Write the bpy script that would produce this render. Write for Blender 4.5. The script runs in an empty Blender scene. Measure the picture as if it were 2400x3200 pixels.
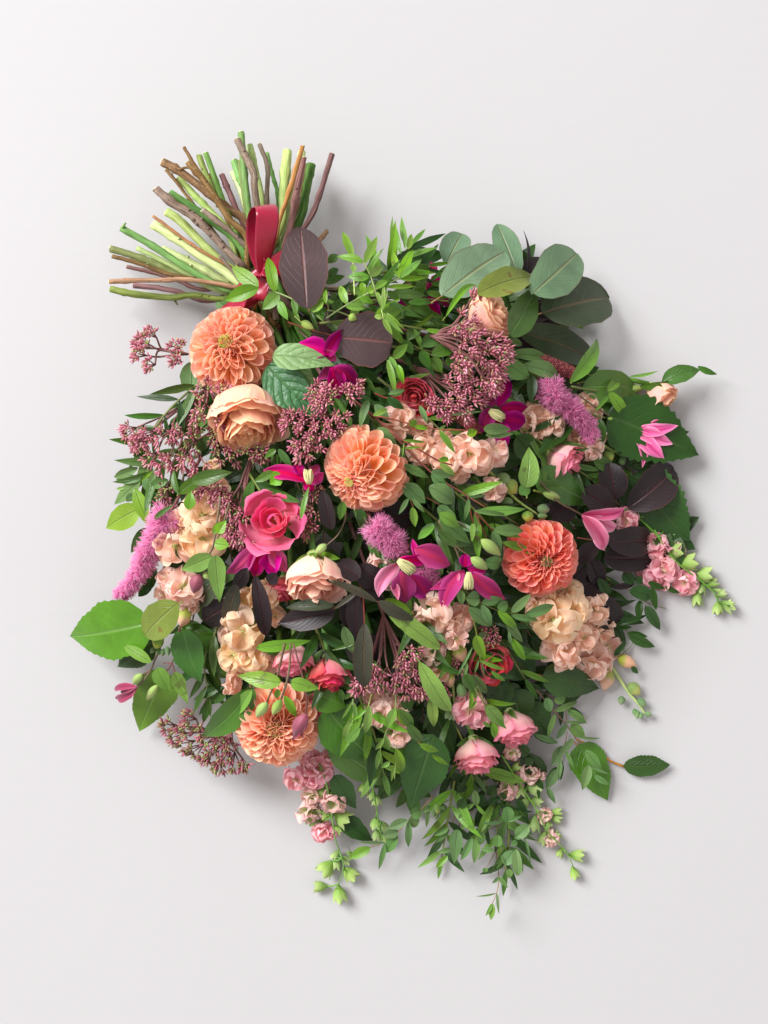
import bpy, math, random
import numpy as np
from mathutils import Vector, Matrix

random.seed(11)
RNG = np.random.default_rng(11)
SC = bpy.context.scene
COL = SC.collection

# ------------------------------------------------------------------ camera
H = 1.45            # lens height above the table, metres
S = 0.000325        # metres on the table for one pixel of the 2400 x 3200 photograph
cam = bpy.data.cameras.new("Camera")
cam.sensor_width = 36.0
cam.lens = 36.0 * H / (3200 * S)
cam.clip_start = 0.05
cam.clip_end = 50
camo = bpy.data.objects.new("Camera", cam)
camo.location = (0, 0, H)
COL.objects.link(camo)
SC.camera = camo

# ------------------------------------------------------------------ light: soft room light and a big window to the left
world = bpy.data.worlds.new("World")
SC.world = world
world.use_nodes = True
wb = world.node_tree.nodes["Background"]
wb.inputs[0].default_value = (1.0, 0.965, 0.955, 1)
wb.inputs[1].default_value = 0.66


def area_light(name, loc, target, sx, sy, watts, colour):
    l = bpy.data.lights.new(name, 'AREA')
    l.shape = 'RECTANGLE'
    l.size, l.size_y = sx, sy
    l.energy = watts
    l.color = colour
    o = bpy.data.objects.new(name, l)
    o.location = loc
    o.rotation_euler = (Vector(target) - Vector(loc)).to_track_quat('-Z', 'Y').to_euler()
    COL.objects.link(o)
    return o


area_light("window_light", (-6.9, 5.2, 6.7), (0.0, 0.0, 0.0), 5.4, 5.4, 2130, (0.985, 0.985, 1.0))

SC.view_settings.view_transform = 'Standard'
SC.view_settings.look = 'None'
SC.view_settings.gamma = 1
SC.view_settings.exposure = 0.1
SC.cycles.max_bounces = 8
SC.cycles.diffuse_bounces = 4
SC.cycles.transmission_bounces = 4
SC.cycles.use_denoising = True

# ------------------------------------------------------------------ materials
MATS = {}


def nd(nt, kind, **kw):
    n = nt.nodes.new(kind)
    for k, v in kw.items():
        setattr(n, k, v)
    return n


def math_node(nt, op, a, b=None, c=None, clamp=False):
    n = nt.nodes.new('ShaderNodeMath')
    n.operation = op
    n.use_clamp = clamp
    for i, v in enumerate((a, b, c)):
        if v is None:
            continue
        if isinstance(v, (int, float)):
            n.inputs[i].default_value = v
        else:
            nt.links.new(v, n.inputs[i])
    return n.outputs[0]


def mixc(nt, fac, a, b, blend='MIX'):
    n = nt.nodes.new('ShaderNodeMix')
    n.data_type = 'RGBA'
    n.blend_type = blend
    for sock, v in ((n.inputs[0], fac), (n.inputs[6], a), (n.inputs[7], b)):
        if isinstance(v, (int, float)):
            sock.default_value = v
        elif isinstance(v, tuple):
            sock.default_value = (*v[:3], 1)
        else:
            nt.links.new(v, sock)
    return n.outputs[2]


def new_mat(name):
    m = bpy.data.materials.new(name)
    m.use_nodes = True
    nt = m.node_tree
    bs = nt.nodes["Principled BSDF"]
    out = nt.nodes["Material Output"]
    MATS[name] = m
    return m, nt, bs, out


def translucent(nt, bs, out, colour, fac):
    t = nt.nodes.new('ShaderNodeBsdfTranslucent')
    nt.links.new(colour, t.inputs[0])
    mx = nt.nodes.new('ShaderNodeMixShader')
    mx.inputs[0].default_value = fac
    nt.links.new(bs.outputs[0], mx.inputs[1])
    nt.links.new(t.outputs[0], mx.inputs[2])
    nt.links.new(mx.outputs[0], out.inputs[0])


def vary(nt, col, amt_v=0.35, amt_h=0.03):
    """each object its own slight shift in hue and value"""
    oi = nt.nodes.new('ShaderNodeObjectInfo')
    hs = nt.nodes.new('ShaderNodeHueSaturation')
    r = oi.outputs['Random']
    nt.links.new(math_node(nt, 'MULTIPLY_ADD', r, amt_v, 1 - amt_v / 2), hs.inputs['Value'])
    r2 = math_node(nt, 'FRACT', math_node(nt, 'MULTIPLY', r, 17.31))
    nt.links.new(math_node(nt, 'MULTIPLY_ADD', r2, amt_h, 0.5 - amt_h / 2), hs.inputs['Hue'])
    r3 = math_node(nt, 'FRACT', math_node(nt, 'MULTIPLY', r, 41.7))
    nt.links.new(math_node(nt, 'MULTIPLY_ADD', r3, 0.2, 0.9), hs.inputs['Saturation'])
    nt.links.new(col, hs.inputs['Color'])
    return hs.outputs[0]


def leaf_mat(name, col, vein, rough=0.36, nv=8.0, vein_amt=0.5, trans=0.16, rim=None, bump=0.7, blotch=None, spec=0.4, quilt=0.0, side=0.35):
    m, nt, bs, out = new_mat(name)
    uv = nd(nt, 'ShaderNodeUVMap')
    sp = nd(nt, 'ShaderNodeSeparateXYZ')
    nt.links.new(uv.outputs[0], sp.inputs[0])
    au = math_node(nt, 'ABSOLUTE', math_node(nt, 'MULTIPLY_ADD', sp.outputs[0], 2.0, -1.0))
    v = sp.outputs[1]
    tc = nd(nt, 'ShaderNodeTexCoord')
    nz = nd(nt, 'ShaderNodeTexNoise')
    nz.inputs['Scale'].default_value = 28
    nz.inputs['Detail'].default_value = 5
    nt.links.new(tc.outputs['Object'], nz.inputs['Vector'])
    fine = nd(nt, 'ShaderNodeTexNoise')
    fine.inputs['Scale'].default_value = 420
    fine.inputs['Detail'].default_value = 3
    nt.links.new(tc.outputs['Object'], fine.inputs['Vector'])
    mid = math_node(nt, 'SUBTRACT', 1.0, math_node(nt, 'DIVIDE', au, 0.085), clamp=True)
    wob = math_node(nt, 'MULTIPLY_ADD', nz.outputs[0], 0.18, 0)
    arg = math_node(nt, 'ADD', math_node(nt, 'SUBTRACT', v, math_node(nt, 'MULTIPLY', math_node(nt, 'POWER', au, 1.25), side)), math_node(nt, 'MULTIPLY', wob, 0.4))
    saw = math_node(nt, 'PINGPONG', math_node(nt, 'MULTIPLY', arg, nv), 0.5)
    sec = math_node(nt, 'SUBTRACT', 1.0, math_node(nt, 'DIVIDE', saw, 0.075), clamp=True)
    fade = math_node(nt, 'SUBTRACT', 1.0, math_node(nt, 'POWER', au, 3.0), clamp=True)
    sec = math_node(nt, 'MULTIPLY', math_node(nt, 'MULTIPLY', sec, fade), 0.6)
    worn = nd(nt, 'ShaderNodeMapRange')
    worn.inputs[1].default_value, worn.inputs[2].default_value = 0.35, 0.65
    worn.inputs[3].default_value, worn.inputs[4].default_value = 0.15, 1.0
    nt.links.new(nz.outputs[0], worn.inputs[0])
    veins = math_node(nt, 'MAXIMUM', mid, math_node(nt, 'MULTIPLY', sec, worn.outputs[0]))
    dark = tuple(c * 0.72 for c in col)
    lite = tuple(min(1, c * 1.22) for c in col)
    ramp = nd(nt, 'ShaderNodeMapRange')
    ramp.inputs[1].default_value, ramp.inputs[2].default_value = 0.3, 0.7
    nt.links.new(nz.outputs[0], ramp.inputs[0])
    c = mixc(nt, ramp.outputs[0], dark, lite)
    c = mixc(nt, math_node(nt, 'MULTIPLY', fine.outputs[0], 0.25), c, dark)
    if blotch:
        b2 = nd(nt, 'ShaderNodeTexNoise')
        b2.inputs['Scale'].default_value = 60
        nt.links.new(tc.outputs['Object'], b2.inputs['Vector'])
        bm = nd(nt, 'ShaderNodeMapRange')
        bm.inputs[1].default_value, bm.inputs[2].default_value = 0.64, 0.70
        nt.links.new(b2.outputs[0], bm.inputs[0])
        c = mixc(nt, math_node(nt, 'MULTIPLY', bm.outputs[0], 0.6), c, blotch)
    c = vary(nt, c)
    c = mixc(nt, math_node(nt, 'MULTIPLY', veins, vein_amt), c, vein)
    if rim:
        rm = math_node(nt, 'MULTIPLY', math_node(nt, 'SUBTRACT', au, 0.93, clamp=True), 9.0, clamp=True)
        c = mixc(nt, rm, c, rim)
    # backs of leaves are paler and duller
    geo = nd(nt, 'ShaderNodeNewGeometry')
    back = mixc(nt, 0.35, c, (0.27, 0.35, 0.19))
    if name.startswith('purple'):
        back = mixc(nt, 0.25, c, (0.16, 0.12, 0.12))
    c = mixc(nt, geo.outputs['Backfacing'], c, back)
    nt.links.new(c, bs.inputs['Base Color'])
    bs.inputs['Roughness'].default_value = rough
    bs.inputs['Specular IOR Level'].default_value = spec
    hgt = math_node(nt, 'ADD', math_node(nt, 'MULTIPLY', veins, -1.0), math_node(nt, 'MULTIPLY', nz.outputs[0], 1.2))
    if quilt:
        q = math_node(nt, 'MULTIPLY', math_node(nt, 'SQRT', saw), quilt)
        vo = nd(nt, 'ShaderNodeTexVoronoi')
        vo.inputs['Scale'].default_value = 150
        vo.feature = 'DISTANCE_TO_EDGE'
        nt.links.new(tc.outputs['Object'], vo.inputs['Vector'])
        hgt = math_node(nt, 'ADD', hgt, math_node(nt, 'ADD', q, math_node(nt, 'MULTIPLY', vo.outputs[0], quilt)))
    bp = nd(nt, 'ShaderNodeBump')
    bp.inputs['Strength'].default_value = bump
    bp.inputs['Distance'].default_value = 0.0012
    nt.links.new(hgt, bp.inputs['Height'])
    nt.links.new(bp.outputs[0], bs.inputs['Normal'])
    translucent(nt, bs, out, mixc(nt, 0.5, c, (0.2, 0.34, 0.04)) if not name.startswith('purple') else c, trans)
    return m


def petal_mat(name, base, tip, edge=None, rough=0.55, trans=0.36, streak=0.25, streak_col=None, lo=0.1, hi=0.9, vv=0.16, vh=0.025, sheen=0.15, mid=None, spec=0.25):
    m, nt, bs, out = new_mat(name)
    uv = nd(nt, 'ShaderNodeUVMap')
    sp = nd(nt, 'ShaderNodeSeparateXYZ')
    nt.links.new(uv.outputs[0], sp.inputs[0])
    au = math_node(nt, 'ABSOLUTE', math_node(nt, 'MULTIPLY_ADD', sp.outputs[0], 2.0, -1.0))
    mp = nd(nt, 'ShaderNodeMapping')
    mp.inputs['Scale'].default_value = (26, 1.6, 1)
    nt.links.new(uv.outputs[0], mp.inputs[0])
    st = nd(nt, 'ShaderNodeTexNoise')
    st.inputs['Scale'].default_value = 1.0
    st.inputs['Detail'].default_value = 3
    nt.links.new(mp.outputs[0], st.inputs['Vector'])
    tc = nd(nt, 'ShaderNodeTexCoord')
    nz = nd(nt, 'ShaderNodeTexNoise')
    nz.inputs['Scale'].default_value = 55
    nt.links.new(tc.outputs['Object'], nz.inputs['Vector'])
    g = nd(nt, 'ShaderNodeMapRange')
    g.interpolation_type = 'SMOOTHSTEP'
    g.inputs[1].default_value, g.inputs[2].default_value = lo, hi
    nt.links.new(math_node(nt, 'ADD', sp.outputs[1], math_node(nt, 'MULTIPLY_ADD', nz.outputs[0], 0.3, -0.15)), g.inputs[0])
    c = mixc(nt, g.outputs[0], base, tip)
    if mid:
        mm = math_node(nt, 'SUBTRACT', 1.0, math_node(nt, 'DIVIDE', au, 0.42), clamp=True)
        c = mixc(nt, math_node(nt, 'MULTIPLY', mm, 0.8), c, mid)
    sc = streak_col or tuple(x * 0.55 for x in tip)
    sm = nd(nt, 'ShaderNodeMapRange')
    sm.inputs[1].default_value, sm.inputs[2].default_value = 0.5, 0.75
    nt.links.new(st.outputs[0], sm.inputs[0])
    c = mixc(nt, math_node(nt, 'MULTIPLY', sm.outputs[0], streak), c, sc)
    if edge:
        e = math_node(nt, 'MAXIMUM', math_node(nt, 'POWER', au, 5.0), math_node(nt, 'POWER', sp.outputs[1], 9.0))
        c = mixc(nt, math_node(nt, 'MULTIPLY', e, 0.85), c, edge)
    c = vary(nt, c, vv, vh)
    nt.links.new(c, bs.inputs['Base Color'])
    bs.inputs['Roughness'].default_value = rough
    bs.inputs['Specular IOR Level'].default_value = spec
    bs.inputs['Sheen Weight'].default_value = sheen
    bp = nd(nt, 'ShaderNodeBump')
    bp.inputs['Strength'].default_value = 0.3
    bp.inputs['Distance'].default_value = 0.0006
    nt.links.new(math_node(nt, 'ADD', st.outputs[0], nz.outputs[0]), bp.inputs['Height'])
    nt.links.new(bp.outputs[0], bs.inputs['Normal'])
    translucent(nt, bs, out, c, trans)
    return m


def stem_mat(name, col, col2, rough=0.5, scale=(13, 5.0), bump=0.5, spots=None):
    m, nt, bs, out = new_mat(name)
    uv = nd(nt, 'ShaderNodeUVMap')
    mp = nd(nt, 'ShaderNodeMapping')
    mp.inputs['Scale'].default_value = (scale[0], scale[1], 1)
    nt.links.new(uv.outputs[0], mp.inputs[0])
    oi = nd(nt, 'ShaderNodeObjectInfo')
    nz = nd(nt, 'ShaderNodeTexNoise')
    nz.noise_dimensions = '4D'
    nz.inputs['Scale'].default_value = 1.0
    nz.inputs['Detail'].default_value = 6
    nt.links.new(mp.outputs[0], nz.inputs['Vector'])
    nt.links.new(math_node(nt, 'MULTIPLY', oi.outputs['Random'], 50.0), nz.inputs['W'])
    mr = nd(nt, 'ShaderNodeMapRange')
    mr.inputs[1].default_value, mr.inputs[2].default_value = 0.32, 0.68
    nt.links.new(nz.outputs[0], mr.inputs[0])
    c = mixc(nt, mr.outputs[0], tuple(x * 0.72 for x in col), tuple(min(1, x * 1.12) for x in col2))
    mp2 = nd(nt, 'ShaderNodeMapping')
    mp2.inputs['Scale'].default_value = (2.2, 3.0, 1)
    nt.links.new(uv.outputs[0], mp2.inputs[0])
    drift = nd(nt, 'ShaderNodeTexNoise')
    drift.noise_dimensions = '4D'
    drift.inputs['Detail'].default_value = 4
    drift.inputs['Scale'].default_value = 1.4
    nt.links.new(mp2.outputs[0], drift.inputs['Vector'])
    nt.links.new(math_node(nt, 'MULTIPLY', oi.outputs['Random'], 91.0), drift.inputs['W'])
    dr = nd(nt, 'ShaderNodeMapRange')
    dr.inputs[1].default_value, dr.inputs[2].default_value = 0.52, 0.72
    nt.links.new(drift.outputs[0], dr.inputs[0])
    c = mixc(nt, math_node(nt, 'MULTIPLY', dr.outputs[0], 0.55), c, tuple(x * y for x, y in zip(col, (0.75, 0.55, 0.5))))
    if spots:
        tc = nd(nt, 'ShaderNodeTexCoord')
        vo = nd(nt, 'ShaderNodeTexVoronoi')
        vo.inputs['Scale'].default_value = 260
        nt.links.new(tc.outputs['Object'], vo.inputs['Vector'])
        f = math_node(nt, 'LESS_THAN', vo.outputs[0], 0.17)
        c = mixc(nt, math_node(nt, 'MULTIPLY', f, 0.8), c, spots)
    c = vary(nt, c, 0.3, 0.02)
    nt.links.new(c, bs.inputs['Base Color'])
    bs.inputs['Roughness'].default_value = rough
    bs.inputs['Specular IOR Level'].default_value = 0.2
    bp = nd(nt, 'ShaderNodeBump')
    bp.inputs['Strength'].default_value = bump
    bp.inputs['Distance'].default_value = 0.002
    nt.links.new(nz.outputs[0], bp.inputs['Height'])
    nt.links.new(bp.outputs[0], bs.inputs['Normal'])
    return m


def island_mat(name, cols, rough=0.45, trans=0.0, spec=0.35):
    """many small pieces in one mesh, each piece its own tone"""
    m, nt, bs, out = new_mat(name)
    g = nd(nt, 'ShaderNodeNewGeometry')
    cr = nd(nt, 'ShaderNodeValToRGB')
    cr.color_ramp.elements[0].color = (*cols[0], 1)
    cr.color_ramp.elements[1].color = (*cols[-1], 1)
    for i, cc in enumerate(cols[1:-1]):
        e = cr.color_ramp.elements.new((i + 1) / (len(cols) - 1))
        e.color = (*cc, 1)
    nt.links.new(g.outputs['Random Per Island'], cr.inputs[0])
    nt.links.new(cr.outputs[0], bs.inputs['Base Color'])
    bs.inputs['Roughness'].default_value = rough
    bs.inputs['Specular IOR Level'].default_value = spec
    if trans:
        translucent(nt, bs, out, cr.outputs[0], trans)
    return m


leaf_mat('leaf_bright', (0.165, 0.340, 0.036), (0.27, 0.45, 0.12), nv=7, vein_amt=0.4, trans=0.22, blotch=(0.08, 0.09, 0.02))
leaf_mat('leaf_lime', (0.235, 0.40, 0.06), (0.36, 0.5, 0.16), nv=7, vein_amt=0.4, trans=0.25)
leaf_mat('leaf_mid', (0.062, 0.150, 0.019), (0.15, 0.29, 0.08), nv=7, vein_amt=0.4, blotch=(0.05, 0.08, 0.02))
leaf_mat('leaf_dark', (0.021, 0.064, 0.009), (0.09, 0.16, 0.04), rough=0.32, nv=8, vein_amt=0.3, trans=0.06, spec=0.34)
leaf_mat('leaf_glossy', (0.058, 0.160, 0.016), (0.17, 0.31, 0.08), rough=0.3, nv=8, vein_amt=0.4, trans=0.12, spec=0.5, bump=0.5)
leaf_mat('leaf_glossy_bright', (0.092, 0.215, 0.020), (0.24, 0.40, 0.12), rough=0.3, nv=8, vein_amt=0.35, trans=0.14, spec=0.5, bump=0.5)  # a glossy green, paler and yellower than leaf_glossy
leaf_mat('leaf_grey', (0.115, 0.222, 0.062), (0.19, 0.31, 0.14), rough=0.5, nv=9, vein_amt=0.28, trans=0.14)
leaf_mat('leaf_round', (0.150, 0.262, 0.140), (0.30, 0.27, 0.11), rough=0.5, nv=6.5, vein_amt=0.62, trans=0.12, rim=(0.16, 0.08, 0.06), side=0.45)
leaf_mat('leaf_round_dark', (0.034, 0.056, 0.024), (0.20, 0.12, 0.06), rough=0.42, nv=7, vein_amt=0.6, trans=0.06, rim=(0.10, 0.05, 0.04), side=0.4)
leaf_mat('leaf_quilted', (0.048, 0.145, 0.045), (0.14, 0.27, 0.11), rough=0.42, nv=6, vein_amt=0.35, trans=0.1, quilt=1.2, bump=0.9)
leaf_mat('leaf_quilted_pale', (0.18, 0.35, 0.11), (0.24, 0.40, 0.15), rough=0.5, nv=5, vein_amt=0.35, trans=0.15, quilt=1.0, bump=0.8)
leaf_mat('leaf_olive', (0.165, 0.225, 0.040), (0.30, 0.34, 0.11), nv=6, vein_amt=0.4, trans=0.2, blotch=(0.14, 0.05, 0.015))
leaf_mat('purple_leaf', (0.056, 0.032, 0.035), (0.24, 0.085, 0.07), rough=0.46, spec=0.3, nv=8, vein_amt=0.55, trans=0.05, rim=(0.15, 0.045, 0.035), side=0.4)
leaf_mat('purple_leaf_dark', (0.020, 0.012, 0.014), (0.10, 0.026, 0.026), rough=0.42, spec=0.28, nv=8, vein_amt=0.5, trans=0.03, rim=(0.08, 0.022, 0.02), side=0.4)
leaf_mat('purple_olive_leaf', (0.042, 0.043, 0.025), (0.18, 0.07, 0.04), rough=0.45, nv=8, vein_amt=0.55, trans=0.06, rim=(0.14, 0.05, 0.03))

petal_mat('dahlia_peach', (1.0, 0.50, 0.20), (1.0, 0.51, 0.34), edge=(1.0, 0.72, 0.57), trans=0.42, streak=0.10, streak_col=(0.98, 0.34, 0.18), lo=0.2, hi=0.8)
petal_mat('dahlia_coral', (0.96, 0.30, 0.14), (0.98, 0.27, 0.20), edge=(1.0, 0.52, 0.44), trans=0.42, streak=0.10, streak_col=(0.92, 0.18, 0.11), lo=0.1, hi=0.9)
petal_mat('dahlia_apricot', (0.96, 0.33, 0.14), (1.0, 0.53, 0.34), edge=(1.0, 0.74, 0.58), trans=0.42, streak=0.14, streak_col=(0.96, 0.32, 0.19), lo=0.15, hi=0.85)
petal_mat('dahlia_inner', (0.85, 0.50, 0.12), (0.90, 0.24, 0.17), edge=(1.0, 0.55, 0.40), streak=0.2, lo=0.2, hi=0.75)
petal_mat('rose_peach', (0.98, 0.64, 0.50), (1.0, 0.56, 0.46), edge=(1.0, 0.78, 0.48), streak=0.15, streak_col=(0.9, 0.42, 0.32), lo=0.2, hi=0.9)
petal_mat('rose_peach_inner', (1.0, 0.46, 0.20), (1.0, 0.50, 0.33), edge=(1.0, 0.74, 0.42), streak=0.15, lo=0.1, hi=0.9)
petal_mat('rose_cream', (0.95, 0.82, 0.60), (1.0, 0.60, 0.54), edge=(1.0, 0.82, 0.58), streak=0.35, streak_col=(1.0, 0.46, 0.44), lo=0.15, hi=0.8)
petal_mat('rose_blush_inner', (0.88, 0.45, 0.32), (0.90, 0.42, 0.34), edge=(0.92, 0.62, 0.46), streak=0.15)
petal_mat('rose_hot', (0.86, 0.24, 0.30), (0.88, 0.105, 0.285), edge=(0.94, 0.22, 0.40), streak=0.15, streak_col=(0.82, 0.07, 0.2), lo=0.0, hi=0.7)
petal_mat('rose_pink', (0.95, 0.72, 0.62), (0.94, 0.42, 0.47), edge=(0.92, 0.27, 0.40), streak=0.15, streak_col=(0.86, 0.25, 0.34), lo=0.1, hi=0.95)
petal_mat('rose_coral', (0.86, 0.30, 0.26), (0.80, 0.125, 0.155), edge=(0.78, 0.09, 0.14), streak=0.15, lo=0.0, hi=0.8)
petal_mat('rose_coral_pale', (0.88, 0.42, 0.34), (0.84, 0.16, 0.21), edge=(0.82, 0.12, 0.20), streak=0.15, lo=0.0, hi=0.9)
petal_mat('stock_peach', (0.90, 0.82, 0.45), (1.0, 0.665, 0.51), edge=(1.0, 0.80, 0.68), streak=0.08, streak_col=(0.96, 0.55, 0.40), lo=0.0, hi=0.4, trans=0.5)
petal_mat('stock_apricot', (0.92, 0.82, 0.42), (1.0, 0.72, 0.46), edge=(1.0, 0.83, 0.62), streak=0.08, streak_col=(0.97, 0.60, 0.36), lo=0.0, hi=0.45, trans=0.5)
petal_mat('stock_blush', (0.92, 0.85, 0.52), (1.0, 0.67, 0.57), edge=(1.0, 0.80, 0.72), streak=0.08, streak_col=(0.96, 0.54, 0.46), lo=0.0, hi=0.4, trans=0.5)
petal_mat('larkspur_pink', (0.78, 0.70, 0.42), (0.95, 0.42, 0.48), edge=(0.98, 0.64, 0.66), streak=0.3, streak_col=(0.80, 0.18, 0.30), lo=0.05, hi=0.5)
petal_mat('larkspur_pale', (0.50, 0.62, 0.20), (0.94, 0.74, 0.66), edge=(0.90, 0.50, 0.50), streak=0.3, streak_col=(0.45, 0.58, 0.18), lo=0.15, hi=0.75)
petal_mat('clematis_magenta', (0.50, 0.020, 0.16), (0.42, 0.014, 0.155), edge=(0.58, 0.08, 0.29), streak=0.55, streak_col=(0.30, 0.008, 0.10), lo=0.0, hi=0.7, mid=(0.60, 0.012, 0.085), trans=0.22, sheen=0.0, rough=0.7, spec=0.08)
petal_mat('clematis_plum', (0.34, 0.012, 0.11), (0.27, 0.010, 0.115), edge=(0.36, 0.035, 0.18), streak=0.35, streak_col=(0.16, 0.005, 0.06), lo=0.0, hi=0.7, mid=(0.42, 0.008, 0.045), trans=0.2, sheen=0.0, rough=0.7, spec=0.08)
petal_mat('clematis_pink', (0.55, 0.10, 0.20), (0.84, 0.22, 0.42), edge=(0.90, 0.42, 0.58), streak=0.6, streak_col=(0.50, 0.03, 0.15), lo=0.0, hi=0.6, mid=(0.52, 0.05, 0.16), trans=0.2, sheen=0.0, rough=0.65, spec=0.1)
petal_mat('clematis_dusky', (0.30, 0.05, 0.09), (0.26, 0.035, 0.075), edge=(0.36, 0.09, 0.13), streak=0.5, streak_col=(0.12, 0.012, 0.03), lo=0.0, hi=0.7, mid=(0.2, 0.02, 0.04), trans=0.1)
petal_mat('bud_green', (0.20, 0.36, 0.06), (0.42, 0.56, 0.18), edge=None, streak=0.55, streak_col=(0.60, 0.66, 0.36), lo=0.1, hi=0.9, trans=0.2, vh=0.01)
petal_mat('bud_clematis', (0.30, 0.45, 0.10), (0.34, 0.42, 0.12), edge=None, streak=0.7, streak_col=(0.13, 0.16, 0.03), lo=0.0, hi=0.9, trans=0.1, vh=0.01)
petal_mat('bud_dusky', (0.28, 0.05, 0.08), (0.17, 0.02, 0.045), edge=None, streak=0.6, streak_col=(0.40, 0.13, 0.17), lo=0.0, hi=0.9, trans=0.05)
petal_mat('bud_peach', (0.40, 0.50, 0.10), (0.88, 0.55, 0.36), edge=None, streak=0.3, streak_col=(0.85, 0.62, 0.30), lo=0.2, hi=0.55, trans=0.2)
petal_mat('bud_yellow', (0.24, 0.38, 0.08), (0.66, 0.66, 0.14), edge=None, streak=0.25, streak_col=(0.45, 0.55, 0.15), lo=0.3, hi=0.8, trans=0.2)
petal_mat('bud_sage', (0.15, 0.28, 0.10), (0.30, 0.42, 0.20), edge=None, streak=0.3, streak_col=(0.36, 0.48, 0.26), lo=0.2, hi=0.8, trans=0.15)

stem_mat('stem_pale', (0.52, 0.63, 0.24), (0.64, 0.72, 0.36), bump=0.2)
stem_mat('stem_lime', (0.38, 0.52, 0.13), (0.52, 0.64, 0.24), bump=0.2)
stem_mat('stem_green', (0.10, 0.26, 0.045), (0.19, 0.38, 0.08), bump=0.25)
stem_mat('stem_forest', (0.055, 0.15, 0.03), (0.12, 0.25, 0.05), bump=0.25)
stem_mat('stem_olive', (0.15, 0.20, 0.045), (0.24, 0.28, 0.08), bump=0.3)
stem_mat('stem_brown', (0.145, 0.075, 0.028), (0.25, 0.15, 0.06), scale=(7, 5), bump=0.7, spots=(0.36, 0.26, 0.15))
stem_mat('stem_bark', (0.17, 0.12, 0.085), (0.29, 0.215, 0.165), scale=(7, 6), bump=0.9, spots=(0.09, 0.06, 0.04))
stem_mat('stem_rust', (0.38, 0.135, 0.03), (0.46, 0.22, 0.07), scale=(6, 4), bump=0.5, spots=(0.16, 0.07, 0.03))
stem_mat('stem_plum', (0.15, 0.065, 0.065), (0.25, 0.12, 0.11), scale=(7, 4), bump=0.5)
stem_mat('stem_tan', (0.36, 0.20, 0.10), (0.46, 0.29, 0.16), scale=(6, 4), bump=0.5, spots=(0.2, 0.09, 0.05))
stem_mat('stalk_red', (0.23, 0.055, 0.045), (0.30, 0.10, 0.06), scale=(4, 2), bump=0.2)
stem_mat('stalk_mauve', (0.21, 0.085, 0.085), (0.28, 0.13, 0.12), scale=(4, 2), bump=0.2)
stem_mat('stalk_dusk', (0.13, 0.095, 0.060), (0.20, 0.15, 0.09), scale=(4, 2), bump=0.2)
stem_mat('cut_pith', (0.52, 0.52, 0.28), (0.66, 0.62, 0.40), scale=(20, 20), bump=0.3, rough=0.7)

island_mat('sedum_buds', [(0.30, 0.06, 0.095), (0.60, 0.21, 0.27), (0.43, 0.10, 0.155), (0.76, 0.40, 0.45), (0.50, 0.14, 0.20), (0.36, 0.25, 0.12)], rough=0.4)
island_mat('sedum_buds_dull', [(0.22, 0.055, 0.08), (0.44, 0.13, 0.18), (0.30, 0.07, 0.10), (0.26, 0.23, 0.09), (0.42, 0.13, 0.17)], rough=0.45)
island_mat('sedum_pods', [(0.22, 0.30, 0.09), (0.34, 0.40, 0.14), (0.26, 0.17, 0.09)], rough=0.5)
island_mat('fuzz_pink', [(0.85, 0.22, 0.50), (0.95, 0.40, 0.66), (0.90, 0.28, 0.57), (1.0, 0.55, 0.75)], rough=0.7, trans=0.35)
island_mat('fuzz_core', [(0.75, 0.10, 0.36), (0.88, 0.20, 0.50), (0.64, 0.06, 0.27)], rough=0.6)
island_mat('bead_red', [(0.20, 0.03, 0.04), (0.42, 0.12, 0.11), (0.12, 0.02, 0.025), (0.34, 0.055, 0.075)], rough=0.5)
island_mat('stamen_cream', [(0.58, 0.55, 0.24), (0.72, 0.68, 0.36), (0.45, 0.44, 0.14)], rough=0.6, trans=0.1)
island_mat('disc_green', [(0.45, 0.52, 0.08), (0.62, 0.62, 0.14), (0.32, 0.40, 0.06), (0.70, 0.58, 0.16)], rough=0.6)
island_mat('disc_dark', [(0.14, 0.17, 0.03), (0.24, 0.24, 0.05), (0.10, 0.12, 0.02), (0.38, 0.30, 0.08)], rough=0.6)

m, nt, bs, out = new_mat('satin_red')
uv = nd(nt, 'ShaderNodeUVMap')
sp = nd(nt, 'ShaderNodeSeparateXYZ')
nt.links.new(uv.outputs[0], sp.inputs[0])
mp = nd(nt, 'ShaderNodeMapping')
mp.inputs['Scale'].default_value = (3, 90, 1)
nt.links.new(uv.outputs[0], mp.inputs[0])
nz = nd(nt, 'ShaderNodeTexNoise')
nz.inputs['Scale'].default_value = 3
nt.links.new(mp.outputs[0], nz.inputs['Vector'])
au = math_node(nt, 'ABSOLUTE', math_node(nt, 'MULTIPLY_ADD', sp.outputs[0], 2.0, -1.0))
hem = math_node(nt, 'GREATER_THAN', au, 0.9)
c = mixc(nt, nz.outputs[0], (0.27, 0.0015, 0.022), (0.35, 0.003, 0.032))
c = mixc(nt, math_node(nt, 'MULTIPLY', hem, 0.5), c, (0.22, 0.003, 0.03))
nt.links.new(c, bs.inputs['Base Color'])
bs.inputs['Roughness'].default_value = 0.26
bs.inputs['Specular IOR Level'].default_value = 0.6
bs.inputs['Sheen Weight'].default_value = 0.12
bs.inputs['Sheen Tint'].default_value = (0.9, 0.2, 0.35, 1)
bp = nd(nt, 'ShaderNodeBump')
bp.inputs['Strength'].default_value = 0.15
bp.inputs['Distance'].default_value = 0.0004
nt.links.new(math_node(nt, 'ADD', nz.outputs[0], math_node(nt, 'MULTIPLY', hem, 2.0)), bp.inputs['Height'])
nt.links.new(bp.outputs[0], bs.inputs['Normal'])

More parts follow.
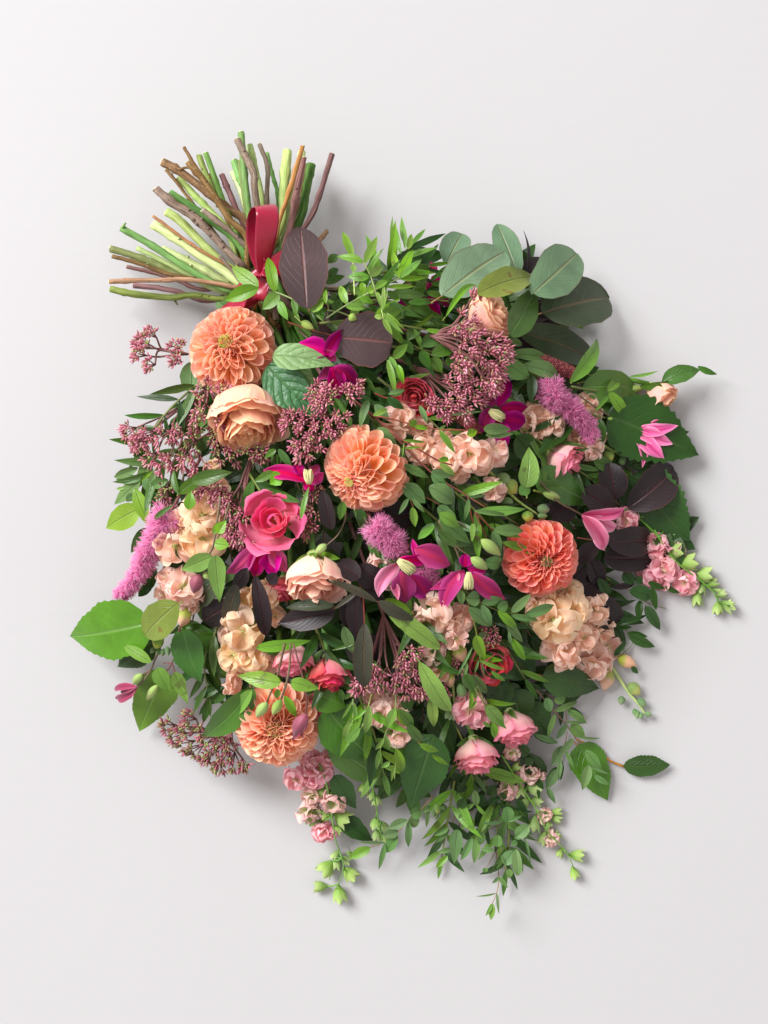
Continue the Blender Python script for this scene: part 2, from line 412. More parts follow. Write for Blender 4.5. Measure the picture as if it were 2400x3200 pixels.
m, nt, bs, out = new_mat('table_white')
tc = nd(nt, 'ShaderNodeTexCoord')
nz = nd(nt, 'ShaderNodeTexNoise')
nz.inputs['Scale'].default_value = 2.2
nz.inputs['Detail'].default_value = 4
nt.links.new(tc.outputs['Object'], nz.inputs['Vector'])
mp = nd(nt, 'ShaderNodeMapping')
mp.inputs['Scale'].default_value = (3, 40, 1)
nt.links.new(tc.outputs['Object'], mp.inputs[0])
br = nd(nt, 'ShaderNodeTexNoise')
br.inputs['Scale'].default_value = 3
br.inputs['Detail'].default_value = 6
nt.links.new(mp.outputs[0], br.inputs['Vector'])
sk = nd(nt, 'ShaderNodeTexVoronoi')
sk.inputs['Scale'].default_value = 26
nt.links.new(tc.outputs['Object'], sk.inputs['Vector'])
speck = math_node(nt, 'LESS_THAN', sk.outputs[0], 0.022)
c = mixc(nt, nz.outputs[0], (0.460, 0.450, 0.452), (0.482, 0.472, 0.474))
c = mixc(nt, math_node(nt, 'MULTIPLY', br.outputs[0], 0.15), c, (0.438, 0.428, 0.430))
c = mixc(nt, math_node(nt, 'MULTIPLY', speck, 0.10), c, (0.6, 0.57, 0.55))
nt.links.new(c, bs.inputs['Base Color'])
bs.inputs['Roughness'].default_value = 0.55
bs.inputs['Specular IOR Level'].default_value = 0.3
bp = nd(nt, 'ShaderNodeBump')
bp.inputs['Strength'].default_value = 0.06
bp.inputs['Distance'].default_value = 0.002
nt.links.new(br.outputs[0], bp.inputs['Height'])
nt.links.new(bp.outputs[0], bs.inputs['Normal'])

# ------------------------------------------------------------------ where things stand
# regions of the photograph used to take positions from: origin and pixels per unit
CROP = {'A': (300, 380, 800), 'B': (350, 900, 700), 'C': (900, 680, 600), 'D': (1300, 660, 660), 'E': (1600, 1060, 700),
        'F': (1100, 1150, 650), 'G': (700, 1300, 600), 'H': (200, 1380, 600), 'I': (1100, 1600, 650), 'J': (1600, 1550, 720),
        'K': (200, 1800, 700), 'L': (680, 1950, 600), 'M': (900, 2350, 600), 'N': (1250, 2100, 600), 'O': (1550, 2000, 600),
        'X': (0, 0, 2400), 'Y': (0, 0, 1659)}
MOUND = 0.125


def pix(c, x, y):
    ox, oy, w = CROP[c]
    return ox + x * w / 1659, oy + y * w / 1659


def mound(px, py):
    """height of the heap of flowers over the table"""
    d = ((px - 1080) / 900) ** 2 + ((py - 1540) / 1130) ** 2
    return MOUND * max(0.0, 1 - d) ** 0.75


def W(c, x, y, lev=0.9, low=0.004):
    px, py = pix(c, x, y)
    z = max(mound(px, py) * lev, 0) + low
    f = S * (H - z) / H
    return np.array(((px - 1200) * f, (1600 - py) * f, z))


def wl(c, w, z=0.06):
    return w * CROP[c][2] / 1659 * S * (H - z) / H


BIND = W('A', 1075, 1045, 0, 0.05)

# ------------------------------------------------------------------ building blocks
WLOC = {}


def empty(name, label, cat, loc, group=None):
    o = bpy.data.objects.new(name, None)
    o.empty_display_size = 0.01
    o.location = loc
    COL.objects.link(o)
    o['label'] = label
    o['category'] = cat
    if group:
        o['group'] = group
    WLOC[o.name] = np.array(loc, float)
    return o


def build(name, V, F, mat, parent, uv=None, loc=None, kind=None, smooth=True):
    """world-space vertices -> one mesh object under parent"""
    pl = WLOC[parent.name] if parent else np.zeros(3)
    loc = pl if loc is None else np.array(loc, float)
    me = bpy.data.meshes.new(name)
    V = np.asarray(V, float) - loc
    me.from_pydata(V.tolist(), [], F)
    if uv is not None:
        l = me.uv_layers.new(name='UVMap')
        idx = np.empty(len(me.loops), np.int32)
        me.loops.foreach_get('vertex_index', idx)
        l.data.foreach_set('uv', np.asarray(uv, np.float32)[idx].ravel())
    if smooth:
        me.polygons.foreach_set('use_smooth', np.ones(len(me.polygons), bool))
    me.materials.append(MATS[mat])
    o = bpy.data.objects.new(name, me)
    COL.objects.link(o)
    o.location = loc - pl
    if parent:
        o.parent = parent
    if kind:
        o['kind'] = kind
    WLOC[o.name] = loc
    return o


def grid_faces(nt, nu, off=0, wrap=False):
    F = []
    for i in range(nt - 1):
        for j in range(nu if wrap else nu - 1):
            k = (j + 1) % nu
            F.append((off + i * nu + j, off + i * nu + k, off + (i + 1) * nu + k, off + (i + 1) * nu + j))
    return F


def unit(v):
    v = np.asarray(v, float)
    return v / (np.linalg.norm(v) + 1e-12)


def smooth_path(pts, n):
    pts = np.asarray(pts, float)
    if len(pts) == 2:
        t = np.linspace(0, 1, n)[:, None]
        return pts[0] * (1 - t) + pts[1] * t
    P = np.vstack([2 * pts[0] - pts[1], pts, 2 * pts[-1] - pts[-2]])
    out = []
    m = len(pts) - 1
    for s in np.linspace(0, m, n):
        i = min(int(s), m - 1)
        t = s - i
        p0, p1, p2, p3 = P[i], P[i + 1], P[i + 2], P[i + 3]
        out.append(0.5 * ((2 * p1) + (-p0 + p2) * t + (2 * p0 - 5 * p1 + 4 * p2 - p3) * t ** 2 + (-p0 + 3 * p1 - 3 * p2 + p3) * t ** 3))
    return np.array(out)


def tube_data(path, radii, sides=8):
    path = np.asarray(path, float)
    n = len(path)
    T = np.gradient(path, axis=0)
    T /= np.linalg.norm(T, axis=1)[:, None] + 1e-12
    up = np.array((0.13, 0.21, 0.97))
    V, UV = [], []
    L = 0
    a = np.linspace(0, 2 * np.pi, sides, endpoint=False)
    for i in range(n):
        A = unit(np.cross(T[i], up))
        B = np.cross(A, T[i])
        if i:
            L += np.linalg.norm(path[i] - path[i - 1])
        ring = path[i] + radii[i] * (np.cos(a)[:, None] * A + np.sin(a)[:, None] * B)
        V.append(ring)
        UV += [(np.abs(k / sides * 2 - 1), L * 12) for k in range(sides)]
    V = np.vstack(V)
    F = grid_faces(n, sides, wrap=True)
    F.append(tuple(range(sides))[::-1])
    F.append(tuple(range((n - 1) * sides, n * sides)))
    return V, F, UV


def tube(name, parent, pts, r0, r1, mat, n=12, sides=6, nodes=0):
    path = smooth_path(pts, n)
    t = np.linspace(0, 1, n)
    rad = r0 + (r1 - r0) * t
    for _ in range(nodes):
        c = random.uniform(0.08, 0.8)
        rad = rad * (1 + random.uniform(0.12, 0.3) * np.exp(-((t - c) / 0.018) ** 2))
    V, F, UV = tube_data(path, rad, sides)
    return build(name, V, F, mat, parent, UV)


# leaf outlines: exponents at base and tip
SHAPES = {'ov': (0.52, 1.10), 'el': (0.68, 1.02), 'lan': (0.75, 1.05), 'ob': (0.75, 0.5), 'rnd': (0.52, 0.48), 'obl': (0.58, 0.58), 'pet': (0.66, 0.98), 'cor': (0.42, 0.95)}


def leaf_data(p0, p1, w, shape='el', bend=0.05, roll=0.0, fold=0.12, serr=0, wave=0.0, curve=0.0, nt=None, nu=7, twist=0.0, curl=0.0, seed=None, ribs=0.0):
    a, b = SHAPES[shape]
    p0, p1 = np.asarray(p0, float), np.asarray(p1, float)
    T = p1 - p0
    L = np.linalg.norm(T)
    T = T / L
    up = np.array((0, 0, 1.0))
    N0 = unit(up - T * np.dot(up, T)) if abs(T[2]) < 0.97 else np.array((0, 1.0, 0))
    S0 = np.cross(T, N0)
    if nt is None:
        nt = 26 if serr else 13
    tt = 0.5 - 0.5 * np.cos(np.linspace(0, np.pi, nt)) if not serr else np.linspace(0, 1, nt)
    pk = a / (a + b)
    norm = pk ** a * (1 - pk) ** b
    rs = np.random.default_rng(seed if seed is not None else random.randrange(1 << 30))
    ph = rs.uniform(0, 6.28, 4)
    V, UV = [], []
    for i, t in enumerate(tt):
        hw = 0.5 * w * (max(t, 0) ** a * max(1 - t, 0) ** b) / norm
        if serr:
            saw = (i % 2) * 1.0
            hw *= 1 + serr * (saw - 0.5) * (0.4 + 0.6 * t)
        hw = max(hw, 0.0008 * L)
        hl = hw * (1 + 0.05 * math.sin(7 * t + ph[2]) + 0.03 * math.sin(19 * t + ph[3]))
        hr = hw * (1 + 0.05 * math.sin(6 * t + ph[3]) + 0.03 * math.sin(23 * t + ph[1]))
        r = roll + twist * (t - 0.5)
        N = N0 * math.cos(r) + S0 * math.sin(r)
        Sd = S0 * math.cos(r) - N0 * math.sin(r)
        arch = bend * L * 4 * t * (1 - t) - curl * L * t ** 3
        c = p0 + T * L * t + N * arch + S0 * (curve * L * 4 * t * (1 - t))
        for u in np.linspace(-1, 1, nu):
            z = fold * abs(u) ** 1.4 * hw
            z += wave * w * (math.sin(5.5 * t + ph[0] + u * 1.7) * 0.5 * abs(u) + math.sin(9 * t + ph[1] + (2 if u > 0 else 0)) * 0.35 * u * u)
            z += ribs * w * (math.cos(3 * math.pi * u) - 1) * math.sin(math.pi * t)
            V.append(c + Sd * (u * (hr if u > 0 else hl)) + N * z)
            UV.append((u * 0.5 + 0.5, t))
    return np.array(V), grid_faces(nt, nu), UV


def lf(parent, c, x0, y0, x1, y1, w, mat, l0=0.9, l1=None, name='leaf', low=0.006, **kw):
    """one leaf or petal from its foot to its tip, positions taken in a region of the photograph"""
    l1 = l0 if l1 is None else l1
    p0, p1 = W(c, x0, y0, l0, low), W(c, x1, y1, l1, low)
    kw.setdefault('bend', random.uniform(-0.02, 0.13))
    kw.setdefault('roll', random.uniform(-0.25, 0.25))
    kw.setdefault('fold', random.uniform(0.08, 0.42))
    kw.setdefault('wave', 0.04)
    kw.setdefault('curl', random.uniform(-0.02, 0.08))
    V, F, UV = leaf_data(p0, p1, wl(c, w, p0[2]), **kw)
    lowest = V[:, 2].min()
    if lowest < 0.0015:
        V[:, 2] = np.maximum(V[:, 2], 0.0015 + 0.15 * (V[:, 2] - lowest))
    return build(name, V, F, mat, parent, UV)


def stalk(parent, c, pts, w0, w1, mat, lev=0.85, name='stalk', low=0.004, n=14, sides=6):
    P = [W(c, p[0], p[1], p[2] if len(p) > 2 else lev, low) for p in pts]
    return tube(name, parent, P, wl(c, w0) / 2, wl(c, w1) / 2, mat, n=n, sides=sides)


def sprig(name, label, cat, c, x, y, lev=0.85, group=None):
    return empty(name, label, cat, W(c, x, y, lev), group)


def to_binding(parent, p, r, mat, drop=0.5, name='stem'):
    """the flower's own stem, running back under the heap to where the bunch is tied"""
    p = np.asarray(p, float)
    e = BIND + np.array((random.uniform(-0.014, 0.014), random.uniform(-0.014, 0.014), random.uniform(-0.02, 0.012)))
    d = e - p
    m1 = p + d * 0.3
    m1[2] = max(0.008, p[2] * drop * 0.8)
    m2 = p + d * 0.7
    m2[2] = max(0.012, 0.03 + random.uniform(-0.01, 0.01))
    return tube(name, parent, [p, m1, m2, e], r, r * 1.1, mat, n=16, sides=6)


def basis(axis):
    return Vector((0, 0, 1)).rotation_difference(Vector(axis).normalized()).to_matrix()


def petal_mesh(name, mat, a=0.8, b=0.5, cup=0.5, tip=0.15, wave=0.0, notch=0.0, nt=8, nu=7, seed=0, roll_in=0.0):
    """a petal one unit long and one wide: foot at the origin, length along y, hollow side up"""
    rs = np.random.default_rng(seed)
    ph = rs.uniform(0, 6.28, 5)
    pk = a / (a + b)
    norm = pk ** a * (1 - pk) ** b
    V, UV = [], []
    tt = np.sin(np.linspace(0, 1, nt) * np.pi / 2) ** 1.0
    tt[0] = 0.0
    for t in tt:
        hw = 0.5 * (max(t, 0.01) ** a * max(1 - t, 0) ** b) / norm
        hw = max(hw, 0.03)
        for u in np.linspace(-1, 1, nu):
            x = u * hw
            y = t - notch * (1 - abs(u)) ** 2 * t ** 6
            z = cup * (u * hw) ** 2 * 1.6 + tip * t * t
            if roll_in:
                z += roll_in * abs(u) ** 3 * hw
            z += wave * t * t * (math.sin(3.6 * u + ph[0]) * 0.75 + math.sin(8.5 * u + ph[1]) * 0.35 * t) + wave * 0.5 * u * u * math.sin(6 * t + ph[2])
            V.append((x, y, z))
            UV.append((u * 0.5 + 0.5, t))
    me = bpy.data.meshes.new(name)
    me.from_pydata(V, [], grid_faces(nt, nu))
    l = me.uv_layers.new(name='UVMap')
    idx = np.empty(len(me.loops), np.int32)
    me.loops.foreach_get('vertex_index', idx)
    l.data.foreach_set('uv', np.asarray(UV, np.float32)[idx].ravel())
    me.polygons.foreach_set('use_smooth', np.ones(len(me.polygons), bool))
    me.materials.append(MATS[mat])
    return me


def put(name, mesh, parent, world, M3, kind=None):
    o = bpy.data.objects.new(name, mesh)
    COL.objects.link(o)
    o.parent = parent
    m = M3.to_4x4()
    m.translation = Vector(np.asarray(world, float) - WLOC[parent.name])
    o.matrix_local = m
    return o


def rosette(parent, cw, axis, R, N, th0, th1, flat, meshes, w0, w1, l0, l1, jit=0.08, pw=0.8, lean=1.0, zs=1.0, start=0, name='petal', phi0=0.0, splay=0.0, hold=0.0):
    B = basis(axis)
    for i in range(start, N):
        t = (i + 0.5) / N
        th = th0 + (th1 - th0) * t ** pw + random.gauss(0, jit * 0.6)
        ph = phi0 + i * 2.399963 + random.gauss(0, jit)
        d = Vector((math.sin(th) * math.cos(ph), math.sin(th) * math.sin(ph), math.cos(th)))
        rho = 1 / math.sqrt((math.sin(th) / R) ** 2 + (math.cos(th) / (flat * R)) ** 2) * random.uniform(0.96, 1.03)
        th2 = th * lean + splay * math.sin(math.pi * min(1.0, max(0.0, t - hold) / (1 - hold) * 1.1))
        Y = Vector((math.sin(th2) * math.cos(ph), math.sin(th2) * math.sin(ph), math.cos(th2)))
        Z = Vector((0, 0, 1)) - Y * Y.z
        if Z.length < 0.05:
            Z = Vector((-math.cos(ph), -math.sin(ph), 0))
        Z.normalize()
        X = Y.cross(Z)
        roll = random.gauss(0, jit * 1.5)
        X, Z = X * math.cos(roll) + Z * math.sin(roll), Z * math.cos(roll) - X * math.sin(roll)
        L = (l0 + (l1 - l0) * t) * R
        w = (w0 + (w1 - w0) * t) * R * random.uniform(0.92, 1.08)
        tip = d * rho
        base = tip - Y * L
        M = B @ Matrix((X * w, Y * L, Z * L * zs)).transposed()
        k = meshes(t) if callable(meshes) else random.choice(meshes)
        put(name, k, parent, np.asarray(cw) + np.array(B @ base), M)


def spindle(V, F, UV, base, tip, r, nv=5, nphi=6, fat=0.75, lobes=0, lobe_amt=0.15):
    base, tip = np.asarray(base, float), np.asarray(tip, float)
    T = unit(tip - base)
    A = unit(np.cross(T, (0.3, 0.2, 0.93)))
    B = np.cross(A, T)
    off = len(V)
    for i in range(nv):
        v = i / (nv - 1)
        vv = 0.02 + 0.96 * v
        rr = r * math.sin(math.pi * vv ** fat) ** 0.8
        for j in range(nphi):
            a = 2 * math.pi * j / nphi
            rr2 = rr * (1 + lobe_amt * math.cos(lobes * a)) if lobes else rr
            V.append(base + (tip - base) * v + rr2 * (math.cos(a) * A + math.sin(a) * B))
            UV.append((abs(j / nphi * 2 - 1), v))
    F += grid_faces(nv, nphi, off, wrap=True)
    F.append(tuple(range(off, off + nphi))[::-1])
    F.append(tuple(range(off + (nv - 1) * nphi, off + nv * nphi)))


def bud(parent, c, x0, y0, x1, y1, w, mat, lev=0.9, name='bud', fat=0.8, lobes=5, low=0.008):
    p0, p1 = W(c, x0, y0, lev, low), W(c, x1, y1, lev, low)
    r = wl(c, w) / 2
    for p in (p0, p1):
        p[2] = max(p[2], r * 1.02)
    V, F, UV = [], [], []
    spindle(V, F, UV, p0, p1, r, nv=9, nphi=15, fat=fat, lobes=lobes, lobe_amt=0.10)
    return build(name, V, F, mat, parent, UV)


def bell(parent, c, x0, y0, x1, y1, w, mat, lev=0.9, name='bud', n=5):
    """a half-open bud: a ring of pointed sepals with their tips parting"""
    p0, p1 = W(c, x0, y0, lev, 0.006), W(c, x1, y1, lev, 0.006)
    r = wl(c, w) / 2
    for p in (p0, p1):
        p[2] = max(p[2], r * 1.05)
    T = unit(p1 - p0)
    L = np.linalg.norm(p1 - p0)
    A = unit(np.cross(T, (0.2, 0.3, 0.93)))
    B = np.cross(A, T)
    V, F, UV = [], [], []
    off = random.uniform(0, 6.28)
    for k in range(n):
        a0 = off + 2 * math.pi * k / n
        ln = random.uniform(0.9, 1.08)
        o0 = len(V)
        nt_, nu_ = 8, 5
        for i in range(nt_):
            v = i / (nt_ - 1)
            hw = 0.85 * (math.sin(math.pi * min(1, 0.12 + 0.88 * v ** 0.8)) ** 0.7 + 0.02)
            for u in np.linspace(-1, 1, nu_):
                a = a0 + u * hw * 1.0
                rr = r * (0.25 + 0.85 * math.sin(min(1.0, v * 1.15) * math.pi * 0.62)) * (1 - 0.10 * abs(u) ** 2) + r * 0.35 * max(0, v - 0.8) / 0.2 * 0.6
                V.append(p0 + T * (L * v * ln) + rr * (math.cos(a) * A + math.sin(a) * B))
                UV.append((u * 0.5 + 0.5, v))
        F += grid_faces(nt_, nu_, o0)
    return build(name, V, F, mat, parent, UV)

# ------------------------------------------------------------------ flower builders
def dahlia(label, c, x, y, rpx, lev, axis, mat, disc='disc_green', start=12, n=96, flat=0.62, disc_r=0.13, th0=0.14, inner='dahlia_inner'):
    R = wl(c, rpx, 0.09)
    ctr = W(c, x, y, lev)
    ctr[2] = max(ctr[2], R * 0.62)
    t = empty('dahlia', label, 'flower', ctr)
    axis = unit(axis)
    outer = [petal_mesh('dahlia_petal', mat, a=0.60, b=0.42, cup=0.9, tip=0.10, wave=0.014, seed=s, roll_in=0.10, nt=9) for s in range(4)]
    mid = [petal_mesh('dahlia_petal', mat, a=0.60, b=0.45, cup=1.3, tip=0.20, wave=0.014, seed=s, roll_in=0.16, nt=9) for s in range(4, 7)]
    inn = [petal_mesh('dahlia_petal', inner, a=0.60, b=0.6, cup=2.4, tip=0.42, wave=0.0, seed=s, roll_in=0.2) for s in range(7, 9)]

    def pick(tt):
        return random.choice(inn if tt < 0.13 else (mid if tt < 0.5 else outer))
    rosette(t, ctr - axis * R * 0.22, axis, R, n, th0, 1.92, flat + 0.1, pick, 0.10, 0.47, 0.24, 0.64, jit=0.085, pw=0.92, splay=0.40, hold=0.10, start=start)
    # the tight eye
    V, F, UV = [], [], []
    B = np.array(basis(axis))
    top = ctr + axis * R * (flat - 0.10)
    k = 70
    for i in range(k):
        rr = disc_r * R * math.sqrt((i + 0.5) / k)
        a = i * 2.39996
        p = top + B @ np.array((rr * math.cos(a), rr * math.sin(a), -0.04 * R - 0.5 * rr))
        d = B @ np.array((0.5 * math.cos(a) * rr / (disc_r * R), 0.5 * math.sin(a) * rr / (disc_r * R), 1))
        spindle(V, F, UV, p - d * 0.03 * R, p + d * (0.05 + 0.05 * i / k) * R, 0.02 * R, nv=4, nphi=5)
    build('eye', V, F, disc, t, UV, kind='stuff')
    V, F, UV = [], [], []
    spindle(V, F, UV, ctr - axis * R * 0.62, ctr + axis * R * 0.02, R * 0.30, nv=8, nphi=12)
    build('calyx', V, F, 'stem_lime', t, UV)
    V, F, UV = [], [], []
    spindle(V, F, UV, ctr - axis * R * 0.40, ctr + axis * R * (flat - 0.28), R * 0.45, nv=9, nphi=14, fat=1.0)
    build('receptacle', V, F, mat, t, UV)
    to_binding(t, ctr - axis * R * 0.5, 0.0032, 'stem_green')
    return t


def rose_petal(parent, ctr, B, ph, hw, Rb, Hh, flare, rec, mat, seed, bulge=1.0, top=0.0, nu=15, nv=11, name='petal', base_h=0.0, point=0.0):
    rs = np.random.default_rng(seed)
    q = rs.uniform(0, 6.28, 4)
    V, UV = [], []
    for i in range(nv):
        v0 = i / (nv - 1)
        for u in np.linspace(-1, 1, nu):
            v = v0 * (1 - 0.20 * abs(u) ** 2.4 + point * (1 - abs(u)) ** 2)
            prof = 0.30 + 0.70 * math.sin(min(1, v * bulge) * math.pi / 2)
            wid = hw * (0.50 + 0.50 * math.sin(min(1, v * 1.25) * math.pi / 2))
            a = ph + u * wid
            lip = max(0.0, v - 0.62) / 0.38
            r = Rb * prof + flare * lip ** 2 * (0.8 + 0.2 * math.cos(2.2 * u + q[0]))
            r += 0.065 * Rb * v0 ** 3 * (math.sin(3.3 * u + q[1]) + 0.5 * math.sin(7.1 * u + q[2]) + 0.35 * math.sin(15 * u + q[0]))
            r += 0.05 * Rb * abs(u) ** 2
            h = base_h + Hh * v - rec * lip ** 2.5 + 0.035 * Hh * v0 ** 3 * (math.sin(5.0 * u + q[3]) + 0.5 * math.sin(13 * u + q[1])) + top
            V.append((r * math.cos(a), r * math.sin(a), h))
            UV.append((u * 0.5 + 0.5, v0))
    V = np.array(V) @ np.array(B).T + ctr
    V[:, 2] = np.maximum(V[:, 2], 0.0015)
    return build(name, V, grid_faces(nv, nu), mat, parent, UV)


def rose(name, label, c, x, y, rpx, lev, axis, outer, inner, h=1.5, layers=6, open_=0.5, sepals=True, stem='stem_green', swirl=0.62, sep_mat='leaf_bright', hip=True, rough=0.4, r0=0.16, heart=True, point=0.0):
    R = wl(c, rpx, 0.08)
    ctr = W(c, x, y, lev)
    ctr[2] = max(ctr[2], R * 0.98)
    t = empty(name, label, 'flower', ctr)
    axis = unit(axis)
    B = basis(axis)
    foot = ctr - axis * R * h * 0.5
    ph = random.uniform(0, 6.28)
    for k in range(layers):
        f = k / (layers - 1)
        Rb = R * (r0 + (0.96 - r0) * f ** 0.9)
        Hh = R * h * (0.93 - 0.10 * f * (1 + open_) + 0.03 * random.random())
        n = 3 if f < 0.45 else (4 if f < 0.8 else 5)
        for j in range(n):
            ph += 2 * math.pi / n + random.uniform(-0.25, 0.25) * (0.5 + rough)
            rose_petal(t, foot, B, ph, (math.pi / n) * (1.45 if f < 0.5 else 1.25), Rb * random.uniform(0.96 - 0.10 * rough, 1.03 + 0.12 * rough), Hh * random.uniform(0.97 - 0.16 * rough, 1.03 + 0.06 * rough),
                       R * open_ * (0.08 + 0.42 * f ** 1.5) * random.uniform(0.6, 1.3), R * open_ * (0.02 + 0.42 * f ** 2) * random.uniform(0.5, 1.3),
                       inner if f < swirl else outer, random.randrange(1 << 30), bulge=1.6 if f > 0.5 else 1.2, point=point)
        ph += 0.7
    # heart of the flower: a tight scroll
    for j in range(3 if heart else 0):
        rose_petal(t, foot, B, ph + j * 2.2, 1.9, R * (r0 - 0.10 + 0.03 * j), R * h * (0.9 - 0.02 * j), 0.01 * R, 0, inner, j + 5)
    if not heart:
        # a loosely folded centre of broad upright petals leaning on each other
        for j, (ang, rr, hh) in enumerate(((0.4, 0.20, 1.02), (2.3, 0.27, 0.92), (4.1, 0.24, 0.98), (5.2, 0.36, 0.86))):
            rose_petal(t, foot + np.array(B) @ np.array((R * 0.10, -R * 0.06, 0)), B, ang, 1.25, R * rr, R * h * hh, -R * 0.16, 0.0, inner, j + 31, bulge=1.9)
    V, F, UV = [], [], []
    if hip:
        spindle(V, F, UV, foot - axis * R * 0.30, foot + axis * R * 0.28, R * 0.30, nv=7, nphi=10)
        build('hip', V, F, 'stem_lime', t, UV)
    if sepals:
        for j in range(5):
            a = j * 2 * math.pi / 5 + 0.3
            Bm = np.array(B)
            d = Bm @ np.array((math.cos(a), math.sin(a), 0.0))
            p0 = foot - axis * R * 0.1 + d * R * 0.18
            p1 = foot + d * R * random.uniform(0.75, 0.98) + axis * R * random.uniform(0.15, 0.75)
            V, F, UV = leaf_data(p0, p1, R * 0.30, 'lan', bend=0.14, roll=0.0, fold=0.1, nt=9, nu=5)
            V[:, 2] = np.maximum(V[:, 2], 0.002)
            build('sepal', V, F, sep_mat, t, UV)
    to_binding(t, foot - axis * R * 0.25, 0.0026, stem)
    return t


STOCK = {}


def stock_petals(mat):
    if mat not in STOCK:
        STOCK[mat] = [petal_mesh('stock_petal', mat, a=0.70, b=0.28, cup=0.7, tip=-0.14, wave=0.38, notch=0.06, nt=11, nu=15, seed=s + len(STOCK) * 10) for s in range(5)]
    return STOCK[mat]


def blossom(parent, c, x, y, rpx, lev, mat='stock_peach', axis=None, n=9, flat=0.75, jit=0.3, up=0.0, core='disc_green', name='blossom', th1=1.75):
    """one ruffled double floret; petals are its sub-parts"""
    R = wl(c, rpx, 0.07)
    ctr = W(c, x, y, lev)
    ctr[2] = max(ctr[2] + up, R * 0.6)
    if axis is None:
        axis = (random.gauss(0, 0.35), random.gauss(-0.1, 0.35), 0.9)
    axis = unit(axis)
    V, F, UV = [], [], []
    spindle(V, F, UV, ctr - axis * R * 0.62, ctr - axis * R * 0.05, R * 0.20, nv=6, nphi=8)
    p = build(name, V, F, 'stem_lime', parent, UV, loc=ctr)
    rosette(p, ctr - axis * R * 0.3, axis, R * 1.14, n, 0.12, th1, flat + 0.22, stock_petals(mat), 0.95, 1.65, 0.72, 1.05, jit=jit, pw=0.62, lean=0.95, splay=0.2, phi0=random.uniform(0, 6.28))
    return p


def stock(label, c, x, y, lev, blossoms, mat='stock_peach', stem=None, buds=(), stem_mat_='stem_lime', axis=None, name='stock_spike', w=34):
    t = sprig(name, label, 'flower', c, x, y, lev)
    for b in blossoms:
        blossom(t, c, b[0], b[1], b[2], b[3] if len(b) > 3 else lev, b[4] if len(b) > 4 else mat, axis=axis)
    if stem:
        stalk(t, c, stem, w, w * 0.45, stem_mat_, lev=lev * 0.8, name='stem', sides=8)
        p = W(c, stem[0][0], stem[0][1], lev * 0.8)
    else:
        p = W(c, x, y, lev * 0.6)
    for b in buds:
        bud(t, c, *b[:5], b[5] if len(b) > 5 else 'bud_peach', lev=lev * 0.85)
    to_binding(t, p, 0.0030, 'stem_green')
    return t


def clematis(label, c, x, y, lev, petals, mat='clematis_magenta', stamens=None, stem=None, smat='stalk_dusk', name='clematis', low=0.008):
    t = sprig(name, label, 'flower', c, x, y, lev)
    for p in petals:
        kw = dict(shape='pet', bend=0.10, fold=0.34, wave=0.17, ribs=0.035, curl=random.uniform(0, 0.14), twist=random.uniform(-0.9, 0.9), nu=13, nt=17, name='petal', low=low)
        if len(p) > 5:
            kw.update(p[5])
        l0 = kw.pop('l0', lev)
        l1 = kw.pop('l1', lev * 0.96)
        mm = kw.pop('mat', mat)
        lf(t, c, *p[:4], p[4] * 0.86, mm, l0, l1, **kw)
    if stamens:
        x0, y0, x1, y1, w = stamens
        p0, p1 = W(c, x0, y0, lev + 0.06, 0.01), W(c, x1, y1, lev + 0.05, 0.012)
        ax = unit(p1 - p0)
        A = unit(np.cross(ax, (0.1, 0.2, 0.95)))
        Bv = np.cross(A, ax)
        L = np.linalg.norm(p1 - p0)
        R = wl(c, w * 0.8) / 2
        V, F, UV = [], [], []
        for i in range(46):
            r = math.sqrt((i + 0.5) / 46)
            a = i * 2.39996
            d = math.cos(a) * A + math.sin(a) * Bv
            ln = L * random.uniform(0.85, 1.05) * (1 - 0.15 * (1 - r))
            path = smooth_path([p0 + d * r * R * 0.35, p0 + ax * ln * 0.5 + d * r * R * 0.95, p0 + ax * ln + d * r * R * random.uniform(0.7, 1.0)], 5)
            v, f, u = tube_data(path, np.linspace(0.0005, 0.0006, 5), 4)
            o = len(V)
            V += list(v)
            F += [tuple(o + q for q in g) for g in f]
            UV += u
        build('stamens', V, F, 'stamen_cream', t, UV, kind='stuff')
    if stem:
        stalk(t, c, stem, 14, 16, smat, lev=lev * 0.95, name='stem')
    else:
        to_binding(t, W(c, x, y, lev * 0.9), 0.0011, smat, drop=0.7)
    return t


